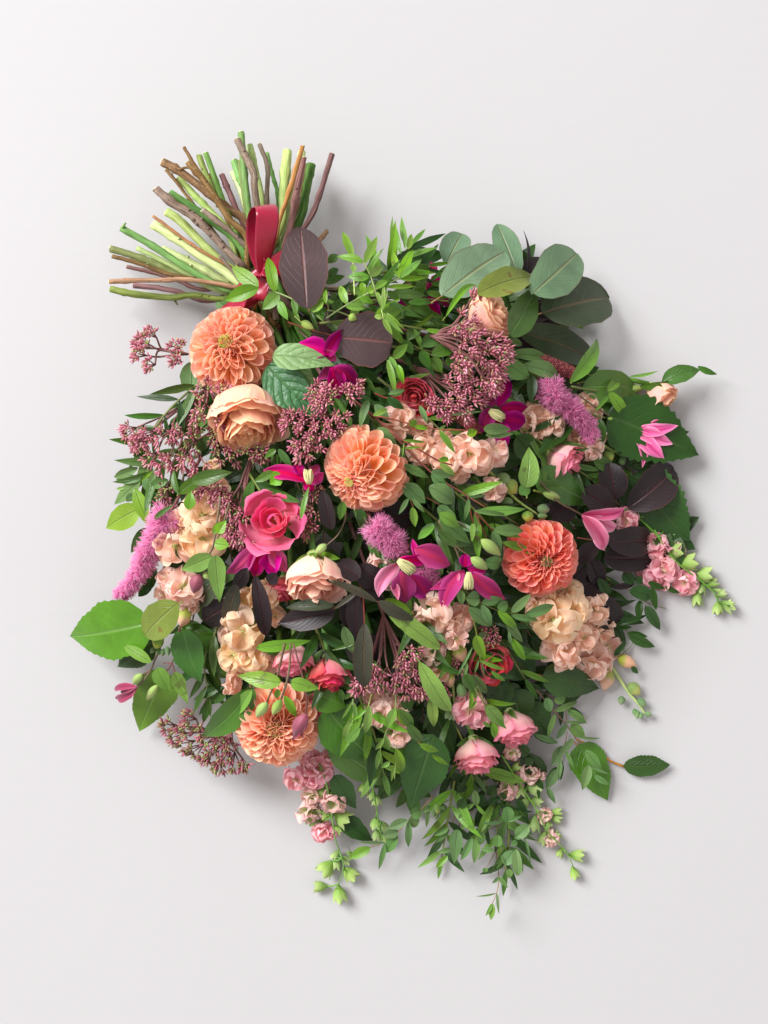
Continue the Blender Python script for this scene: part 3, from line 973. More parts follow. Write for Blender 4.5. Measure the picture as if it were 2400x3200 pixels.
def sedum(label, c, fork, heads, lev=0.9, mat='sedum_buds', root=None, stalkmat='stalk_mauve', dens=1.0, name='sedum_spray', blen=1.0, pods=0.10):
    """flat-topped heads of tiny buds on forking stalks; heads: x, y, radius[, level]"""
    t = sprig(name, label, 'flower', c, fork[0], fork[1], lev * 0.8)
    fw = W(c, fork[0], fork[1], lev * 0.72)
    for hd in heads:
        hl = hd[3] if len(hd) > 3 else lev
        hc = W(c, hd[0], hd[1], hl, 0.010)
        R = wl(c, hd[2], 0.08)
        d = hc - fw
        d[2] = max(d[2], 0) + np.linalg.norm(d) * 0.35
        d = unit(d)
        A = unit(np.cross(d, (0.21, 0.13, 0.9)))
        B = np.cross(A, d)
        base = hc - d * R * 1.1
        base[2] = max(base[2], 0.004)
        near = sorted(heads, key=lambda q: (q[0] - hd[0]) ** 2 + (q[1] - hd[1]) ** 2)[:4]
        sub = np.mean([W(c, q[0], q[1], lev * 0.8) for q in near], axis=0)
        mid = fw * 0.42 + sub * 0.58 + np.array((random.uniform(-.004, .004), random.uniform(-.004, .004), 0.004))
        tube('stalk', t, [fw, fw * 0.5 + mid * 0.5 + np.array((0, 0, 0.003)), mid, base], 0.0013, 0.0009, stalkmat, n=11, sides=6)
        V, F, UV = [], [], []
        TV, TF, TU = [], [], []
        PV, PF, PU = [], [], []
        nc = max(4, int(dens * (R / 0.0052) ** 2 * 0.30))
        nb = 9
        for i in range(nc):
            rr = math.sqrt((i + 0.5) / nc)
            a = i * 2.39996 + random.uniform(-0.3, 0.3)
            cc = hc + (math.cos(a) * A + math.sin(a) * B) * R * rr * 0.92 + d * R * (0.45 * (1 - rr * rr) + random.uniform(-0.35, 0.12))
            cc[2] = max(cc[2], 0.006)
            od = unit(cc - base)
            v, f, u = tube_data(smooth_path([base, base * 0.4 + cc * 0.6 + d * R * 0.06, cc], 5), np.linspace(0.0008, 0.0005, 5), 4)
            o = len(TV)
            TV += list(v)
            TF += [tuple(o + q for q in g) for g in f]
            TU += u
            A2 = unit(np.cross(od, (0.4, 0.3, 0.8)))
            B2 = np.cross(A2, od)
            for j in range(nb):
                r2 = math.sqrt((j + 0.3) / nb)
                a2 = j * 2.39996 + i
                sd = unit(od + (math.cos(a2) * A2 + math.sin(a2) * B2) * r2 * 1.05)
                ln = blen * random.uniform(0.0052, 0.0076)
                st = cc + sd * random.uniform(0.0004, 0.0038)
                if st[2] < 0.003:
                    st[2] = 0.003
                en = st + sd * ln
                en[2] = max(en[2], 0.002)
                if random.random() < pods:
                    spindle(PV, PF, PU, st, st + sd * ln * 0.6, 0.0013, nv=4, nphi=5)
                else:
                    spindle(V, F, UV, st, en, random.uniform(0.00085, 0.00125), nv=5, nphi=5, fat=0.9)
        build('bud_cluster', V, F, mat, t, UV, kind='stuff')
        build('twigs', TV, TF, stalkmat, t, TU, kind='stuff')
        if PV:
            build('seed_pods', PV, PF, 'sedum_pods', t, PU, kind='stuff')
    if root:
        stalk(t, c, [(*root, lev * 0.5), (*fork, lev * 0.72)], 16, 14, stalkmat, name='stem')
    else:
        to_binding(t, fw, 0.0018, stalkmat, drop=0.6)
    return t


def plume(label, c, path, r0, r1, lev, n=46, hair=70, name='spirea_plume', bend=0.0, amp=0.6):
    pts = [W(c, p[0], p[1], lev, 0.012) for p in path]
    t = empty(name, label, 'flower', pts[0])
    P = smooth_path(pts, 60)
    V, F, UV = [], [], []
    HV, HF, HU = [], [], []
    for i in range(n):
        s = (i + random.random()) / n
        p = P[min(59, int(s * 60))]
        R = wl(c, r0 + (r1 - r0) * s)
        T = unit(P[min(59, int(s * 60) + 1)] - P[max(0, int(s * 60) - 1)])
        A = unit(np.cross(T, (0, 0.1, 1)))
        B = np.cross(A, T)
        a = i * 2.4
        ctr = p + (math.cos(a) * A + math.sin(a) * B) * R * amp * random.uniform(0.55, 1.1)
        ctr[2] = max(ctr[2], 0.006)
        out = unit(ctr - p)
        for _ in range(10):
            d = unit(RNG.normal(size=3) + out)
            q = ctr + d * R * 0.16
            spindle(V, F, UV, q, q + d * 0.0018, 0.0008, nv=4, nphi=5)
        for _ in range(hair):
            d = unit(RNG.normal(size=3) * 0.9 + out * 0.9)
            ln = R * random.uniform(0.35, 0.85)
            q = ctr + d * R * 0.12
            e = q + d * ln
            if e[2] < 0.001:
                continue
            sd = unit(np.cross(d, RNG.normal(size=3))) * 0.00022
            sd2 = unit(np.cross(d, sd)) * 0.00022
            o = len(HV)
            HV += [q + sd, q - sd * 0.5 + sd2 * 0.87, q - sd * 0.5 - sd2 * 0.87, e + sd * .8, e - sd * 0.4 + sd2 * 0.7, e - sd * 0.4 - sd2 * 0.7]
            HF += [(o, o + 1, o + 4, o + 3), (o + 1, o + 2, o + 5, o + 4), (o + 2, o, o + 3, o + 5), (o + 3, o + 4, o + 5)]
            HU += [(0, 0)] * 6
    build('florets', V, F, 'fuzz_core', t, UV, kind='stuff')
    build('filaments', HV, HF, 'fuzz_pink', t, HU, kind='stuff')
    tube('stem', t, list(P[::10]), 0.0014, 0.0008, 'stalk_mauve')
    to_binding(t, P[0], 0.0016, 'stalk_mauve')
    return t


def spray(name, label, c, path, n, llen, ratio, mat, lev=0.85, smat='stalk_red', group=None, ang=0.85, w0=11, w1=5, shape='el', pair=True, grow=0.55, cat='foliage', terminal=True, low=0.006, lift=0.15, jitter=0.25, start=0.08, serr=0, tobind=False):
    """a branch with leaves set along it in pairs"""
    pts = [W(c, p[0], p[1], p[2] if len(p) > 2 else lev, low) for p in path]
    t = empty(name, label, cat, pts[0], group)
    m = max(12, n * 4)
    P = smooth_path(pts, m)
    tube('stalk', t, pts, wl(c, w0) / 2, wl(c, w1) / 2, smat, n=max(10, n * 2), sides=5)
    T = np.gradient(P, axis=0)
    for i in range(n):
        s = start + (1 - start) * (i + 0.3) / n
        k = min(m - 1, int(s * m))
        tg = unit(T[k])
        side = unit(np.cross((0, 0, 1), tg))
        sz = wl(c, llen) * (1 - grow * s ** 1.5) * random.uniform(0.8, 1.15)
        for sgn in ((1, -1) if pair else ((1,) if i % 2 else (-1,))):
            if random.random() < 0.06:
                continue
            a = ang * random.uniform(1 - jitter, 1 + jitter)
            d = tg * math.cos(a) + side * sgn * math.sin(a) + np.array((0, 0, random.uniform(-lift * 0.6, lift * 1.4)))
            p0 = P[k] + unit(d) * 0.001
            p1 = p0 + unit(d) * sz
            p1[2] = max(p1[2], 0.004)
            V, F, UV = leaf_data(p0, p1, sz * ratio * random.uniform(0.85, 1.15), shape, bend=random.uniform(-0.02, 0.12), roll=random.gauss(0, 0.4), fold=random.uniform(0.05, 0.3), wave=0.02, nt=(18 if serr else 10), nu=5, serr=serr, curl=random.uniform(0, 0.1))
            V[:, 2] = np.maximum(V[:, 2], 0.0015)
            build('leaf', V, F, mat if not isinstance(mat, (list, tuple)) else random.choice(mat), t, UV)
    if terminal:
        tg = unit(T[-1])
        sz = wl(c, llen) * (1 - grow) * 0.9
        V, F, UV = leaf_data(P[-1], P[-1] + tg * sz, sz * ratio, shape, bend=0.05, nt=9, nu=5)
        V[:, 2] = np.maximum(V[:, 2], 0.0015)
        build('leaf', V, F, mat if not isinstance(mat, (list, tuple)) else mat[0], t, UV)
    if tobind:
        to_binding(t, pts[0], wl(c, w0) / 2, smat)
    return t


def sprigs(name, label, c, stem_pts, leaves, mat, lev=0.9, smat='stalk_dusk', w0=14, w1=8, cat='foliage', buds=(), stalks=(), shape='el', **kw):
    """a branch whose leaves are each set where the photograph shows them"""
    x, y = stem_pts[0][:2] if stem_pts else leaves[0][:2]
    t = sprig(name, label, cat, c, x, y, lev * 0.9)
    if stem_pts:
        stalk(t, c, stem_pts, w0, w1, smat, lev=lev * 0.95)
    for s in stalks:
        stalk(t, c, s, w1 * 1.1, w1 * 0.8, smat, lev=lev * 0.95)
    for l in leaves:
        k = dict(kw)
        k.setdefault('shape', shape)
        if len(l) > 5:
            k.update(l[5])
        m_ = k.pop('mat', mat)
        lv = k.pop('l0', lev)
        l1 = k.pop('l1', lv * 0.97)
        lf(t, c, *l[:5], m_, lv, l1, **k)
    for b in buds:
        bud(t, c, *b[:5], b[5] if len(b) > 5 else 'bud_clematis', lev=lev)
    return t


# ------------------------------------------------------------------ the surface
def table():
    n = 3
    V = [(-2.2, -2.2, 0), (2.2, -2.2, 0), (2.2, 2.2, 0), (-2.2, 2.2, 0), (-2.2, -2.2, -0.03), (2.2, -2.2, -0.03), (2.2, 2.2, -0.03), (-2.2, 2.2, -0.03)]
    F = [(0, 1, 2, 3), (7, 6, 5, 4), (0, 4, 5, 1), (1, 5, 6, 2), (2, 6, 7, 3), (3, 7, 4, 0)]
    o = build('table_top', V, F, 'table_white', None, smooth=False)
    o['kind'] = 'structure'


table()


# ------------------------------------------------------------------ cut stems above the tie
def cut_stem(label, pts, w, mat, z0=0.02, z1=0.045, nodes=1, twig=None, group=None, scars=0):
    P = []
    n = len(pts)
    for i, p in enumerate(pts):
        f = i / max(1, n - 1)
        z = z0 + (z1 - z0) * f
        q = W('A', p[0], p[1], 0, z)
        P.append(q)
    e = BIND + np.array((random.uniform(-0.012, 0.012), random.uniform(-0.012, 0.012), 0)) + unit(P[-1] - BIND) * 0.012
    e[2] = P[-1][2] * 0.5 + 0.045 * 0.5
    P.append(e)
    P.append(e + unit(BIND - P[0]) * 0.05 * np.array((1, 1, 0)))
    t = empty('cut_stem', label, 'stem', P[0], group)
    path = smooth_path(P, 34)
    r = wl('A', w * 1.02, 0.03) / 2
    path[:, :2] += RNG.normal(0, 0.00012, (34, 2))
    tt = np.linspace(0, 1, 34)
    rad = r * (1.02 - 0.12 * tt) * (1 + 0.05 * np.convolve(RNG.normal(size=36), (0.3, 0.4, 0.3), 'valid'))
    cs = [random.uniform(0.08, 0.6) for _ in range(nodes + 1)]
    for cpos in cs:
        rad *= 1 + random.uniform(0.15, 0.3) * np.exp(-((tt - cpos) / 0.022) ** 2)
    path[:, 2] = np.maximum(path[:, 2], rad + 0.0005)
    V, F, UV = tube_data(path, rad, 10)
    build('stem', V, F, mat, t, UV)
    # freshly cut face
    d = unit(path[0] - path[1])
    d = unit(d + RNG.normal(0, 0.28, 3))
    A = unit(np.cross(d, (0.1, 0.2, 0.9)))
    B = np.cross(A, d)
    V = [path[0] + d * r * 0.16]
    k = 12
    for i in range(k):
        a = 2 * math.pi * i / k
        V.append(path[0] + d * r * 0.10 + (math.cos(a) * A + math.sin(a) * B) * r * 0.93)
    for i in range(k):
        a = 2 * math.pi * i / k
        V.append(path[0] - d * r * 0.2 + (math.cos(a) * A + math.sin(a) * B) * r * 0.99)
    F = [(0, 1 + i, 1 + (i + 1) % k) for i in range(k)] + [(1 + i, 1 + k + i, 1 + k + (i + 1) % k, 1 + (i + 1) % k) for i in range(k)]
    build('cut_face', V, F, 'cut_pith', t, [(v[0] * 60 % 1, v[1] * 60 % 1) for v in V])
    for _ in range(scars + random.choice((0, 1, 2))):
        i = random.randrange(4, 24)
        a = random.uniform(0.3, 2.8)
        T = unit(path[i + 1] - path[i - 1])
        A = unit(np.cross(T, (0, 0, 1)))
        B = np.cross(A, T)
        o = math.cos(a) * A + math.sin(a) * B
        if o[2] < 0:
            o = -o
        V, F, UV = [], [], []
        spindle(V, F, UV, path[i] + o * rad[i] * 0.7, path[i] + o * rad[i] * 1.35 - T * rad[i] * 0.3, rad[i] * 0.42, nv=6, nphi=8)
        build('bud_scar', V, F, mat, t, UV)
    if twig:
        q = [W('A', p[0], p[1], 0, z0 + 0.004) for p in twig]
        tube('side_twig', t, q, r * 0.38, r * 0.25, mat, n=8)
    return t


cut_stem('mid green cut stem, the one reaching highest of all', [(940, 75), (955, 260), (985, 540)], 42, 'stem_green', 0.055, 0.07)
cut_stem('thick grey-brown woody stem with a kink just above the ribbon loop', [(915, 115), (970, 230), (1020, 330), (1035, 480)], 46, 'stem_bark', 0.07, 0.075, 2)
cut_stem('pale yellow-green cut stem behind the kinked woody stem', [(995, 155), (1030, 310), (1075, 520)], 44, 'stem_lime', 0.045, 0.06)
cut_stem('thin grey woody stem with an angular bend right of the ribbon loop top', [(1060, 150), (1112, 300), (1108, 520)], 30, 'stem_bark', 0.05, 0.06)
cut_stem('slender green stem with a joint, just right of the bent grey one', [(1110, 208), (1145, 350), (1180, 540)], 25, 'stem_green', 0.035, 0.045, 2)
cut_stem('thickest pale green stem standing right of the ribbon loop', [(1240, 190), (1215, 450), (1195, 680)], 58, 'stem_lime', 0.04, 0.055)
cut_stem('pale green stem half hidden behind the rust orange one', [(1335, 195), (1290, 430), (1230, 690)], 50, 'stem_pale', 0.025, 0.04)
cut_stem('rust orange smooth twig slanting down behind the ribbon loop', [(1340, 158), (1265, 410), (1190, 640), (1165, 750)], 28, 'stem_rust', 0.07, 0.07, 2)
cut_stem('dull purple stem directly right of the rust orange twig', [(1345, 235), (1300, 450), (1255, 700)], 42, 'stem_plum', 0.05, 0.06)
cut_stem('dark green stem with brown marks second from the right', [(1395, 278), (1360, 460), (1315, 650)], 54, 'stem_forest', 0.035, 0.05, 2)
cut_stem('purple-brown stem with a swollen end, rightmost of the cut stems', [(1530, 212), (1505, 290), (1450, 470), (1360, 670)], 36, 'stem_plum', 0.05, 0.055, 1)
cut_stem('short pale stem stub left of the highest green stem', [(885, 330), (925, 420), (965, 540)], 40, 'stem_pale', 0.03, 0.045)
cut_stem('bright green stem stub leaning on the highest green stem', [(895, 258), (930, 360), (970, 480)], 46, 'stem_green', 0.04, 0.05)
cut_stem('narrow olive stem between the green stub and the highest stem', [(930, 250), (945, 380), (965, 540)], 24, 'stem_olive', 0.048, 0.055)
cut_stem('short purplish stem ending in a knuckle left of the pale stub', [(815, 345), (860, 450), (925, 600)], 38, 'stem_plum', 0.045, 0.055, 1)
cut_stem('long straight green stem crossing behind the olive-brown branches', [(712, 205), (770, 370), (840, 560), (905, 710)], 36, 'stem_green', 0.05, 0.06, 1)
cut_stem('grey-olive woody stem end with a dark bud scar', [(670, 225), (715, 350), (800, 520)], 40, 'stem_olive', 0.035, 0.05, 1, scars=2)
cut_stem('thin reddish-brown twig poking out above the crossing branches', [(570, 168), (620, 250), (740, 440), (850, 640)], 22, 'stem_brown', 0.03, 0.045, 2)
cut_stem('olive-brown woody branch crossing over the dark brown one', [(595, 262), (700, 385), (790, 520), (880, 650), (980, 760)], 42, 'stem_brown', 0.075, 0.07, 2)
cut_stem('thick dark brown forked branch with a thin side twig', [(432, 262), (545, 325), (700, 440), (850, 560), (980, 660)], 54, 'stem_brown', 0.055, 0.055, 2, twig=[(540, 312), (580, 298), (620, 304)])
cut_stem('thin brown twig with a pale round cut end, left of the yellow-green stem', [(455, 312), (520, 390), (580, 470), (650, 560)], 22, 'stem_brown', 0.04, 0.045, 2)
cut_stem('yellow-green jointed stem under the thick dark brown branch', [(540, 370), (640, 480), (750, 590), (860, 720)], 42, 'stem_lime', 0.035, 0.045, 2)
cut_stem('long knobbly grey-brown branch covered in bud scars', [(390, 438), (500, 530), (610, 600), (730, 710), (850, 840), (940, 925)], 52, 'stem_bark', 0.06, 0.065, 3, scars=9)
cut_stem('flat bright green stem lying along the knobbly branch', [(478, 465), (610, 550), (770, 660), (900, 760), (990, 900)], 54, 'stem_forest', 0.05, 0.055, 0)
cut_stem('brown branch with a round cream cut face in the middle of the fan', [(690, 572), (780, 640), (880, 720), (975, 810)], 36, 'stem_bark', 0.065, 0.06, 2)
cut_stem('pale fleshy stem below the knobbly branch', [(460, 585), (540, 640), (650, 750), (790, 890)], 56, 'stem_lime', 0.03, 0.04, 1)
cut_stem('thin rust-brown twig lying over the pale fleshy stems', [(370, 612), (490, 700), (600, 780), (730, 865)], 20, 'stem_rust', 0.05, 0.05, 1)
cut_stem('thickest pale fleshy stem in the lower fan', [(370, 668), (500, 745), (660, 860), (830, 970), (960, 1068)], 60, 'stem_pale', 0.038, 0.05, 1)
cut_stem('bright green ridged stem with a frayed end at the left', [(165, 692), (350, 795), (480, 880), (650, 985), (870, 1095)], 46, 'stem_green', 0.045, 0.055, 2, twig=[(172, 690), (182, 672), (192, 655)])
cut_stem('olive-green stub with a brown flaw, leftmost of the fan', [(95, 825), (250, 870), (400, 930), (560, 1000)], 48, 'stem_olive', 0.025, 0.035, 2)
cut_stem('brown and yellow streaked twig directly below the olive stub', [(105, 872), (280, 920), (480, 990), (740, 1040), (900, 1075)], 28, 'stem_brown', 0.042, 0.05, 1)
cut_stem('slim yellow-green stem between the ridged and the olive ones', [(268, 820), (400, 885), (530, 955), (700, 1050), (830, 1105)], 34, 'stem_lime', 0.03, 0.04, 1)
cut_stem('thin mauve stem running under the tan twig', [(200, 940), (350, 975), (520, 1025), (720, 1090)], 26, 'stem_plum', 0.025, 0.035, 2)
cut_stem('straight tan twig, longest of the level stems at the left', [(88, 1038), (250, 1030), (420, 1028), (560, 1022), (700, 1035), (940, 1078)], 30, 'stem_tan', 0.055, 0.06, 2)
cut_stem('dusky purple stem second from the bottom of the fan', [(245, 1062), (380, 1075), (520, 1100), (750, 1160)], 36, 'stem_plum', 0.02, 0.03, 0)
cut_stem('olive-green thorny stem, lowest of the fan', [(95, 1085), (200, 1110), (350, 1130), (500, 1140), (640, 1125), (850, 1145)], 44, 'stem_olive', 0.03, 0.045, 1, twig=[(480, 1145), (510, 1160), (528, 1188)])
cut_stem('broad pale stem seen between the ridged and the thickest pale ones', [(430, 830), (560, 890), (700, 960), (850, 1040)], 58, 'stem_pale', 0.018, 0.03, 0)
cut_stem('tiny tan stub peeping out behind the big purple leaf', [(1495, 712), (1455, 760), (1380, 850)], 32, 'stem_tan', 0.02, 0.03, 0)
cut_stem('short brown twig lying on the pale stem near the ribbon knot', [(800, 870), (870, 950), (960, 1065)], 22, 'stem_bark', 0.062, 0.06, 1)
cut_stem('rust twig just showing between the two brown branches', [(735, 340), (760, 430), (820, 560)], 20, 'stem_rust', 0.03, 0.04, 0)
cut_stem('slim purple-brown twig between the dark green and purple stems', [(1362, 275), (1340, 400), (1290, 620)], 20, 'stem_brown', 0.03, 0.04, 0)
cut_stem('thin green stem low behind the ribbon loop', [(1320, 360), (1290, 500), (1240, 700)], 26, 'stem_lime', 0.03, 0.04, 0)


# ------------------------------------------------------------------ ribbon
def strip(name, parent, pts, wid, sidevec, n=30, nu=9, crown=0.0, mat='satin_red', thick=0.0004, ripple=0.0):
    """a band of satin along a 3D path; sidevec gives the direction of its width at each point"""
    P = smooth_path(pts, n)
    Sv = smooth_path(sidevec, n)
    T = np.gradient(P, axis=0)
    V, UV = [], []
    L = 0
    for i in range(n):
        if i:
            L += np.linalg.norm(P[i] - P[i - 1])
        t = unit(T[i])
        s = unit(Sv[i] - t * np.dot(Sv[i], t))
        nn = np.cross(s, t)
        ww = wid if np.isscalar(wid) else np.interp(i / (n - 1), np.linspace(0, 1, len(wid)), wid)
        for u in np.linspace(-1, 1, nu):
            V.append(P[i] + s * u * ww / 2 + nn * (crown * (1 - u * u) + ripple * math.sin(2.5 * u + 9 * i / n)))
            UV.append((u * 0.5 + 0.5, L * 30))
    V = np.array(V)
    V[:, 2] = np.maximum(V[:, 2], 0.002)
    # second skin gives the satin its thickness
    m0 = len(V)
    N = np.zeros_like(V)
    for i in range(n):
        t = unit(T[i])
        s = unit(Sv[i] - t * np.dot(Sv[i], t))
        N[i * nu:(i + 1) * nu] = np.cross(s, t)
    V2 = np.vstack([V, V - N * thick])
    F = grid_faces(n, nu) + [tuple(reversed(f)) for f in grid_faces(n, nu, m0)]
    for i in range(n - 1):
        a, b = i * nu, (i + 1) * nu
        F.append((a, b, m0 + b, m0 + a))
        a, b = a + nu - 1, b + nu - 1
        F.append((b, a, m0 + a, m0 + b))
    return build(name, V2, F, mat, parent, UV + UV)


def A3(x, y, z):
    return W('A', x, y, 0, z)


rb = empty('ribbon', 'burgundy satin ribbon tied round the stems with one upright loop', 'ribbon', A3(1085, 980, 0.08))
strip('loop', rb, [A3(1080, 985, 0.090), A3(1085, 860, 0.112), A3(1102, 720, 0.130), A3(1112, 620, 0.136), A3(1108, 565, 0.132), A3(1092, 545, 0.122), A3(1066, 565, 0.110), A3(1046, 640, 0.100), A3(1038, 760, 0.092), A3(1050, 880, 0.086), A3(1080, 975, 0.084)],
      [0.010, 0.016, 0.0205, 0.0215, 0.0215, 0.0215, 0.0215, 0.021, 0.019, 0.014, 0.009], [(1, 0, 0.05)] * 3 + [(1, 0.10, -0.25), (1, 0.25, -0.55), (1, 0.30, -0.70), (1, 0.20, -0.5), (1, 0.1, -0.3), (1, 0, -0.1), (1, 0, 0), (1, 0, 0)], n=64, nu=11, crown=0.0008)
kn = [A3(1050, 985, 0.086), A3(1065, 950, 0.100), A3(1095, 945, 0.104), A3(1120, 975, 0.098), A3(1118, 1020, 0.088), A3(1090, 1050, 0.080)]
strip('knot', rb, kn, [0.012, 0.016, 0.017, 0.016, 0.013, 0.010], [(0.5, 1, 0.6)] * 2 + [(0.1, 1, 0.7), (-0.5, 1, 0.5), (-0.8, 0.6, 0.4), (-1, 0.2, 0.2)], n=26, crown=0.003)
strip('tail', rb, [A3(1095, 1020, 0.090), A3(1070, 1090, 0.088), A3(1020, 1160, 0.082), A3(960, 1230, 0.070), A3(930, 1300, 0.060)], [0.011, 0.018, 0.020, 0.020, 0.020], [(1, 0.3, 0.3), (1, 0.4, 0.5), (0.8, 0.6, 0.2), (0.7, 0.6, -0.2), (0.6, 0.6, -0.1)], n=30, ripple=0.0012)
strip('tail', rb, [A3(1070, 1020, 0.086), A3(1040, 1090, 0.080), A3(960, 1160, 0.074), A3(890, 1200, 0.064), A3(800, 1260, 0.05)], [0.011, 0.017, 0.020, 0.020, 0.020], [(0.9, 0.5, 0.1), (0.6, 0.8, 0.4), (0.4, 0.9, 0.4), (0.3, 0.9, 0.0), (0.3, 0.9, 0)], n=30, ripple=0.0012)
# the turn round the bundle
ax = unit(np.array((0.5, -0.62, 0.0)))
sd = np.array((-ax[1], ax[0], 0.0)) * -1
ring = []
cb = A3(1110, 1030, 0.050)
for i in range(25):
    a = 2 * math.pi * i / 24
    ring.append(cb + sd * math.cos(a) * 0.040 + np.array((0, 0, 1)) * math.sin(a) * 0.034)
strip('binding', rb, ring, 0.020, [tuple(ax)] * 25, n=60, crown=0.001)

# ------------------------------------------------------------------ filler foliage added in the heap, its dark green standing in for shade
OUT = [(600, 690), (860, 590), (1100, 600), (1240, 690), (1250, 800), (1400, 900), (1420, 1080), (1310, 1280), (1230, 1430), (1130, 1560), (1030, 1640),
       (900, 1640), (760, 1600), (600, 1500), (470, 1380), (370, 1270), (370, 1110), (430, 930), (470, 800)]
OUT = [(x * 1.4467, y * 1.4467) for x, y in OUT]


def inside(px, py):
    r = False
    j = len(OUT) - 1
    for i in range(len(OUT)):
        xi, yi = OUT[i]
        xj, yj = OUT[j]
        if (yi > py) != (yj > py) and px < (xj - xi) * (py - yi) / (yj - yi) + xi:
            r = not r
        j = i
    return r


MARKS = [(722, 1092, 'the top left dahlia'), (770, 1300, 'the peach garden rose'), (1135, 1470, 'the centre dahlia'), (1693, 1746, 'the coral dahlia'), (865, 2267, 'the bottom dahlia'),
         (850, 1624, 'the hot pink bloom'), (985, 1815, 'the cream rose'), (920, 2070, 'the pale pink rose'), (1035, 2110, 'the coral pink rose'), (1490, 2370, 'the deeper pink rose'),
         (1605, 2280, 'the paler pink rose'), (1300, 1235, 'the upper coral red rose'), (1530, 2070, 'the lower coral red rose'), (1765, 1440, 'the blush rose'), (1520, 990, 'the top right peach rose'),
         (600, 1680, 'the left peach stock'), (560, 1830, 'the left blush stock'), (760, 2010, 'the lower left peach stock'), (1430, 1420, 'the crosswise peach stock'), (1800, 1950, 'the large peach stock'),
         (1370, 1920, 'the dusty peach stock'), (1200, 2240, 'the pale peach stock'), (500, 1400, 'the wide left sedum'), (970, 1390, 'the central sedum'), (1500, 1080, 'the large sedum head'),
         (1400, 1240, 'the second sedum head'), (1230, 2110, 'the middle sedum fan'), (1030, 1130, 'the sideways purple leaf'), (1260, 1780, 'the left magenta clematis'), (1460, 1810, 'the right magenta clematis'),
         (1550, 1290, 'the plum red clematis'), (1760, 1270, 'the right pink plume'), (470, 1750, 'the long left plume'), (1920, 1520, 'the grey-purple leaf fan'), (2000, 1460, 'the upper pink bell'),
         (1880, 1640, 'the lower pink bell'), (1280, 2350, 'the glossy bottom leaves'), (1400, 2400, 'the dark hanging leaf'), (1350, 900, 'the bright top sprigs'), (1700, 2150, 'the large stock tip')]


def fill():
    bx, by = pix('A', 1075, 1045)
    k = 0
    tries = 0
    pts = []
    while k < 92 and tries < 9000:
        tries += 1
        px, py = random.uniform(480, 2080), random.uniform(850, 2400)
        if not inside(px, py) or any((px - a) ** 2 + (py - b) ** 2 < 85 ** 2 for a, b in pts):
            continue
        pts.append((px, py))
        a = math.atan2(py - by, px - bx) + random.uniform(-0.45, 0.45)
        ln = random.uniform(190, 300)
        q = (px - math.cos(a) * ln * 0.5, py - math.sin(a) * ln * 0.5)
        e = (px + math.cos(a) * ln * 0.5, py + math.sin(a) * ln * 0.5)
        lev = random.uniform(0.08, 0.42)
        spray('filler_sprig', 'filler leafy sprig, coloured dark to deepen the shade by ' + min(MARKS, key=lambda m: (m[0] - px) ** 2 + (m[1] - py) ** 2)[2], 'Y', [(*q, lev * 0.8), (px, py, lev), (*e, lev)],
              random.choice((4, 5)), random.uniform(105, 160), random.choice((0.36, 0.42, 0.55)), random.choice(['leaf_dark', 'leaf_dark', 'leaf_dark', 'leaf_mid']),  # mostly the darkest green, so the gaps read as deep shade
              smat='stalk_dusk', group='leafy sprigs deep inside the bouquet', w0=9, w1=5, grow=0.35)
        k += 1


fill()

# ------------------------------------------------------------------ big leaves round the rim
SM = 'smoke_bush_sprig'
sprigs(SM, 'rounded sage green leaf, largest of those along the top edge', 'D', [(120, 720), (220, 655)], [(205, 665, 700, 315, 395, dict(shape='rnd', bend=0.06, fold=0.10, roll=-0.15))], 'leaf_round', lev=1.3, w0=14, smat='stem_tan')
sprigs(SM, 'sage green leaf standing highest at the top edge, in half shadow', 'D', [(800, 560), (790, 485)], [(800, 500, 640, 92, 215, dict(shape='obl', bend=0.02, roll=0.25))], 'leaf_round', lev=0.8, w0=10, smat='stem_tan')
sprigs(SM, 'sage green leaf half hidden behind the largest rounded leaf', 'D', [(240, 420), (260, 380)], [(235, 420, 365, 170, 225, dict(shape='rnd', roll=-0.1))], 'leaf_round', lev=0.8, w0=10, smat='stem_tan')
sprigs(SM, 'oval sage green leaf in front of the dark rounded one at top right', 'D', [(880, 680), (945, 615)], [(915, 650, 1262, 335, 385, dict(shape='rnd', bend=0.05, fold=0.06, roll=0.1))], 'leaf_round', lev=1.55, low=0.03, w0=14, smat='stem_tan')
sprigs(SM, 'dark green rounded leaf with an orange-brown rib, outermost at top right', 'D', [(830, 865), (930, 825)], [(990, 800, 1535, 668, 440, dict(shape='rnd', bend=0.05, fold=0.06))], 'leaf_round_dark', lev=1.3, low=0.018, w0=16, w1=14, smat='stem_tan', stalks=[[(930, 825), (1010, 790)]])
sprigs(SM, 'long dark green leaf below the dark rounded one', 'D', [(760, 930), (810, 950)], [(800, 945, 1430, 1165, 270, dict(shape='obl', bend=0.06))], 'leaf_round_dark', lev=0.8, w0=14, smat='stem_tan')
sprigs(SM, 'thin blackish leaf standing on edge between the sage green leaves', 'D', [(875, 560), (872, 490)], [(872, 495, 840, 148, 52, dict(shape='lan', roll=0.9))], 'purple_leaf_dark', lev=1.0, low=0.02, w0=10)
sprigs(SM, 'black-purple leaf lying behind the oval sage green leaf', 'D', [(820, 600), (860, 560)], [(800, 560, 1040, 400, 220, dict(shape='rnd'))], 'purple_leaf_dark', lev=0.6, w0=10)
sprigs(SM, 'black-purple leaves in the gap under the dark rounded leaf', 'D', [(760, 900), (820, 900)], [(790, 930, 1105, 890, 190, dict(shape='rnd')), (780, 850, 1060, 780, 170, dict(shape='rnd')), (760, 1000, 1180, 1130, 210, dict(shape='obl'))], 'purple_leaf_dark', lev=0.55, w0=12)
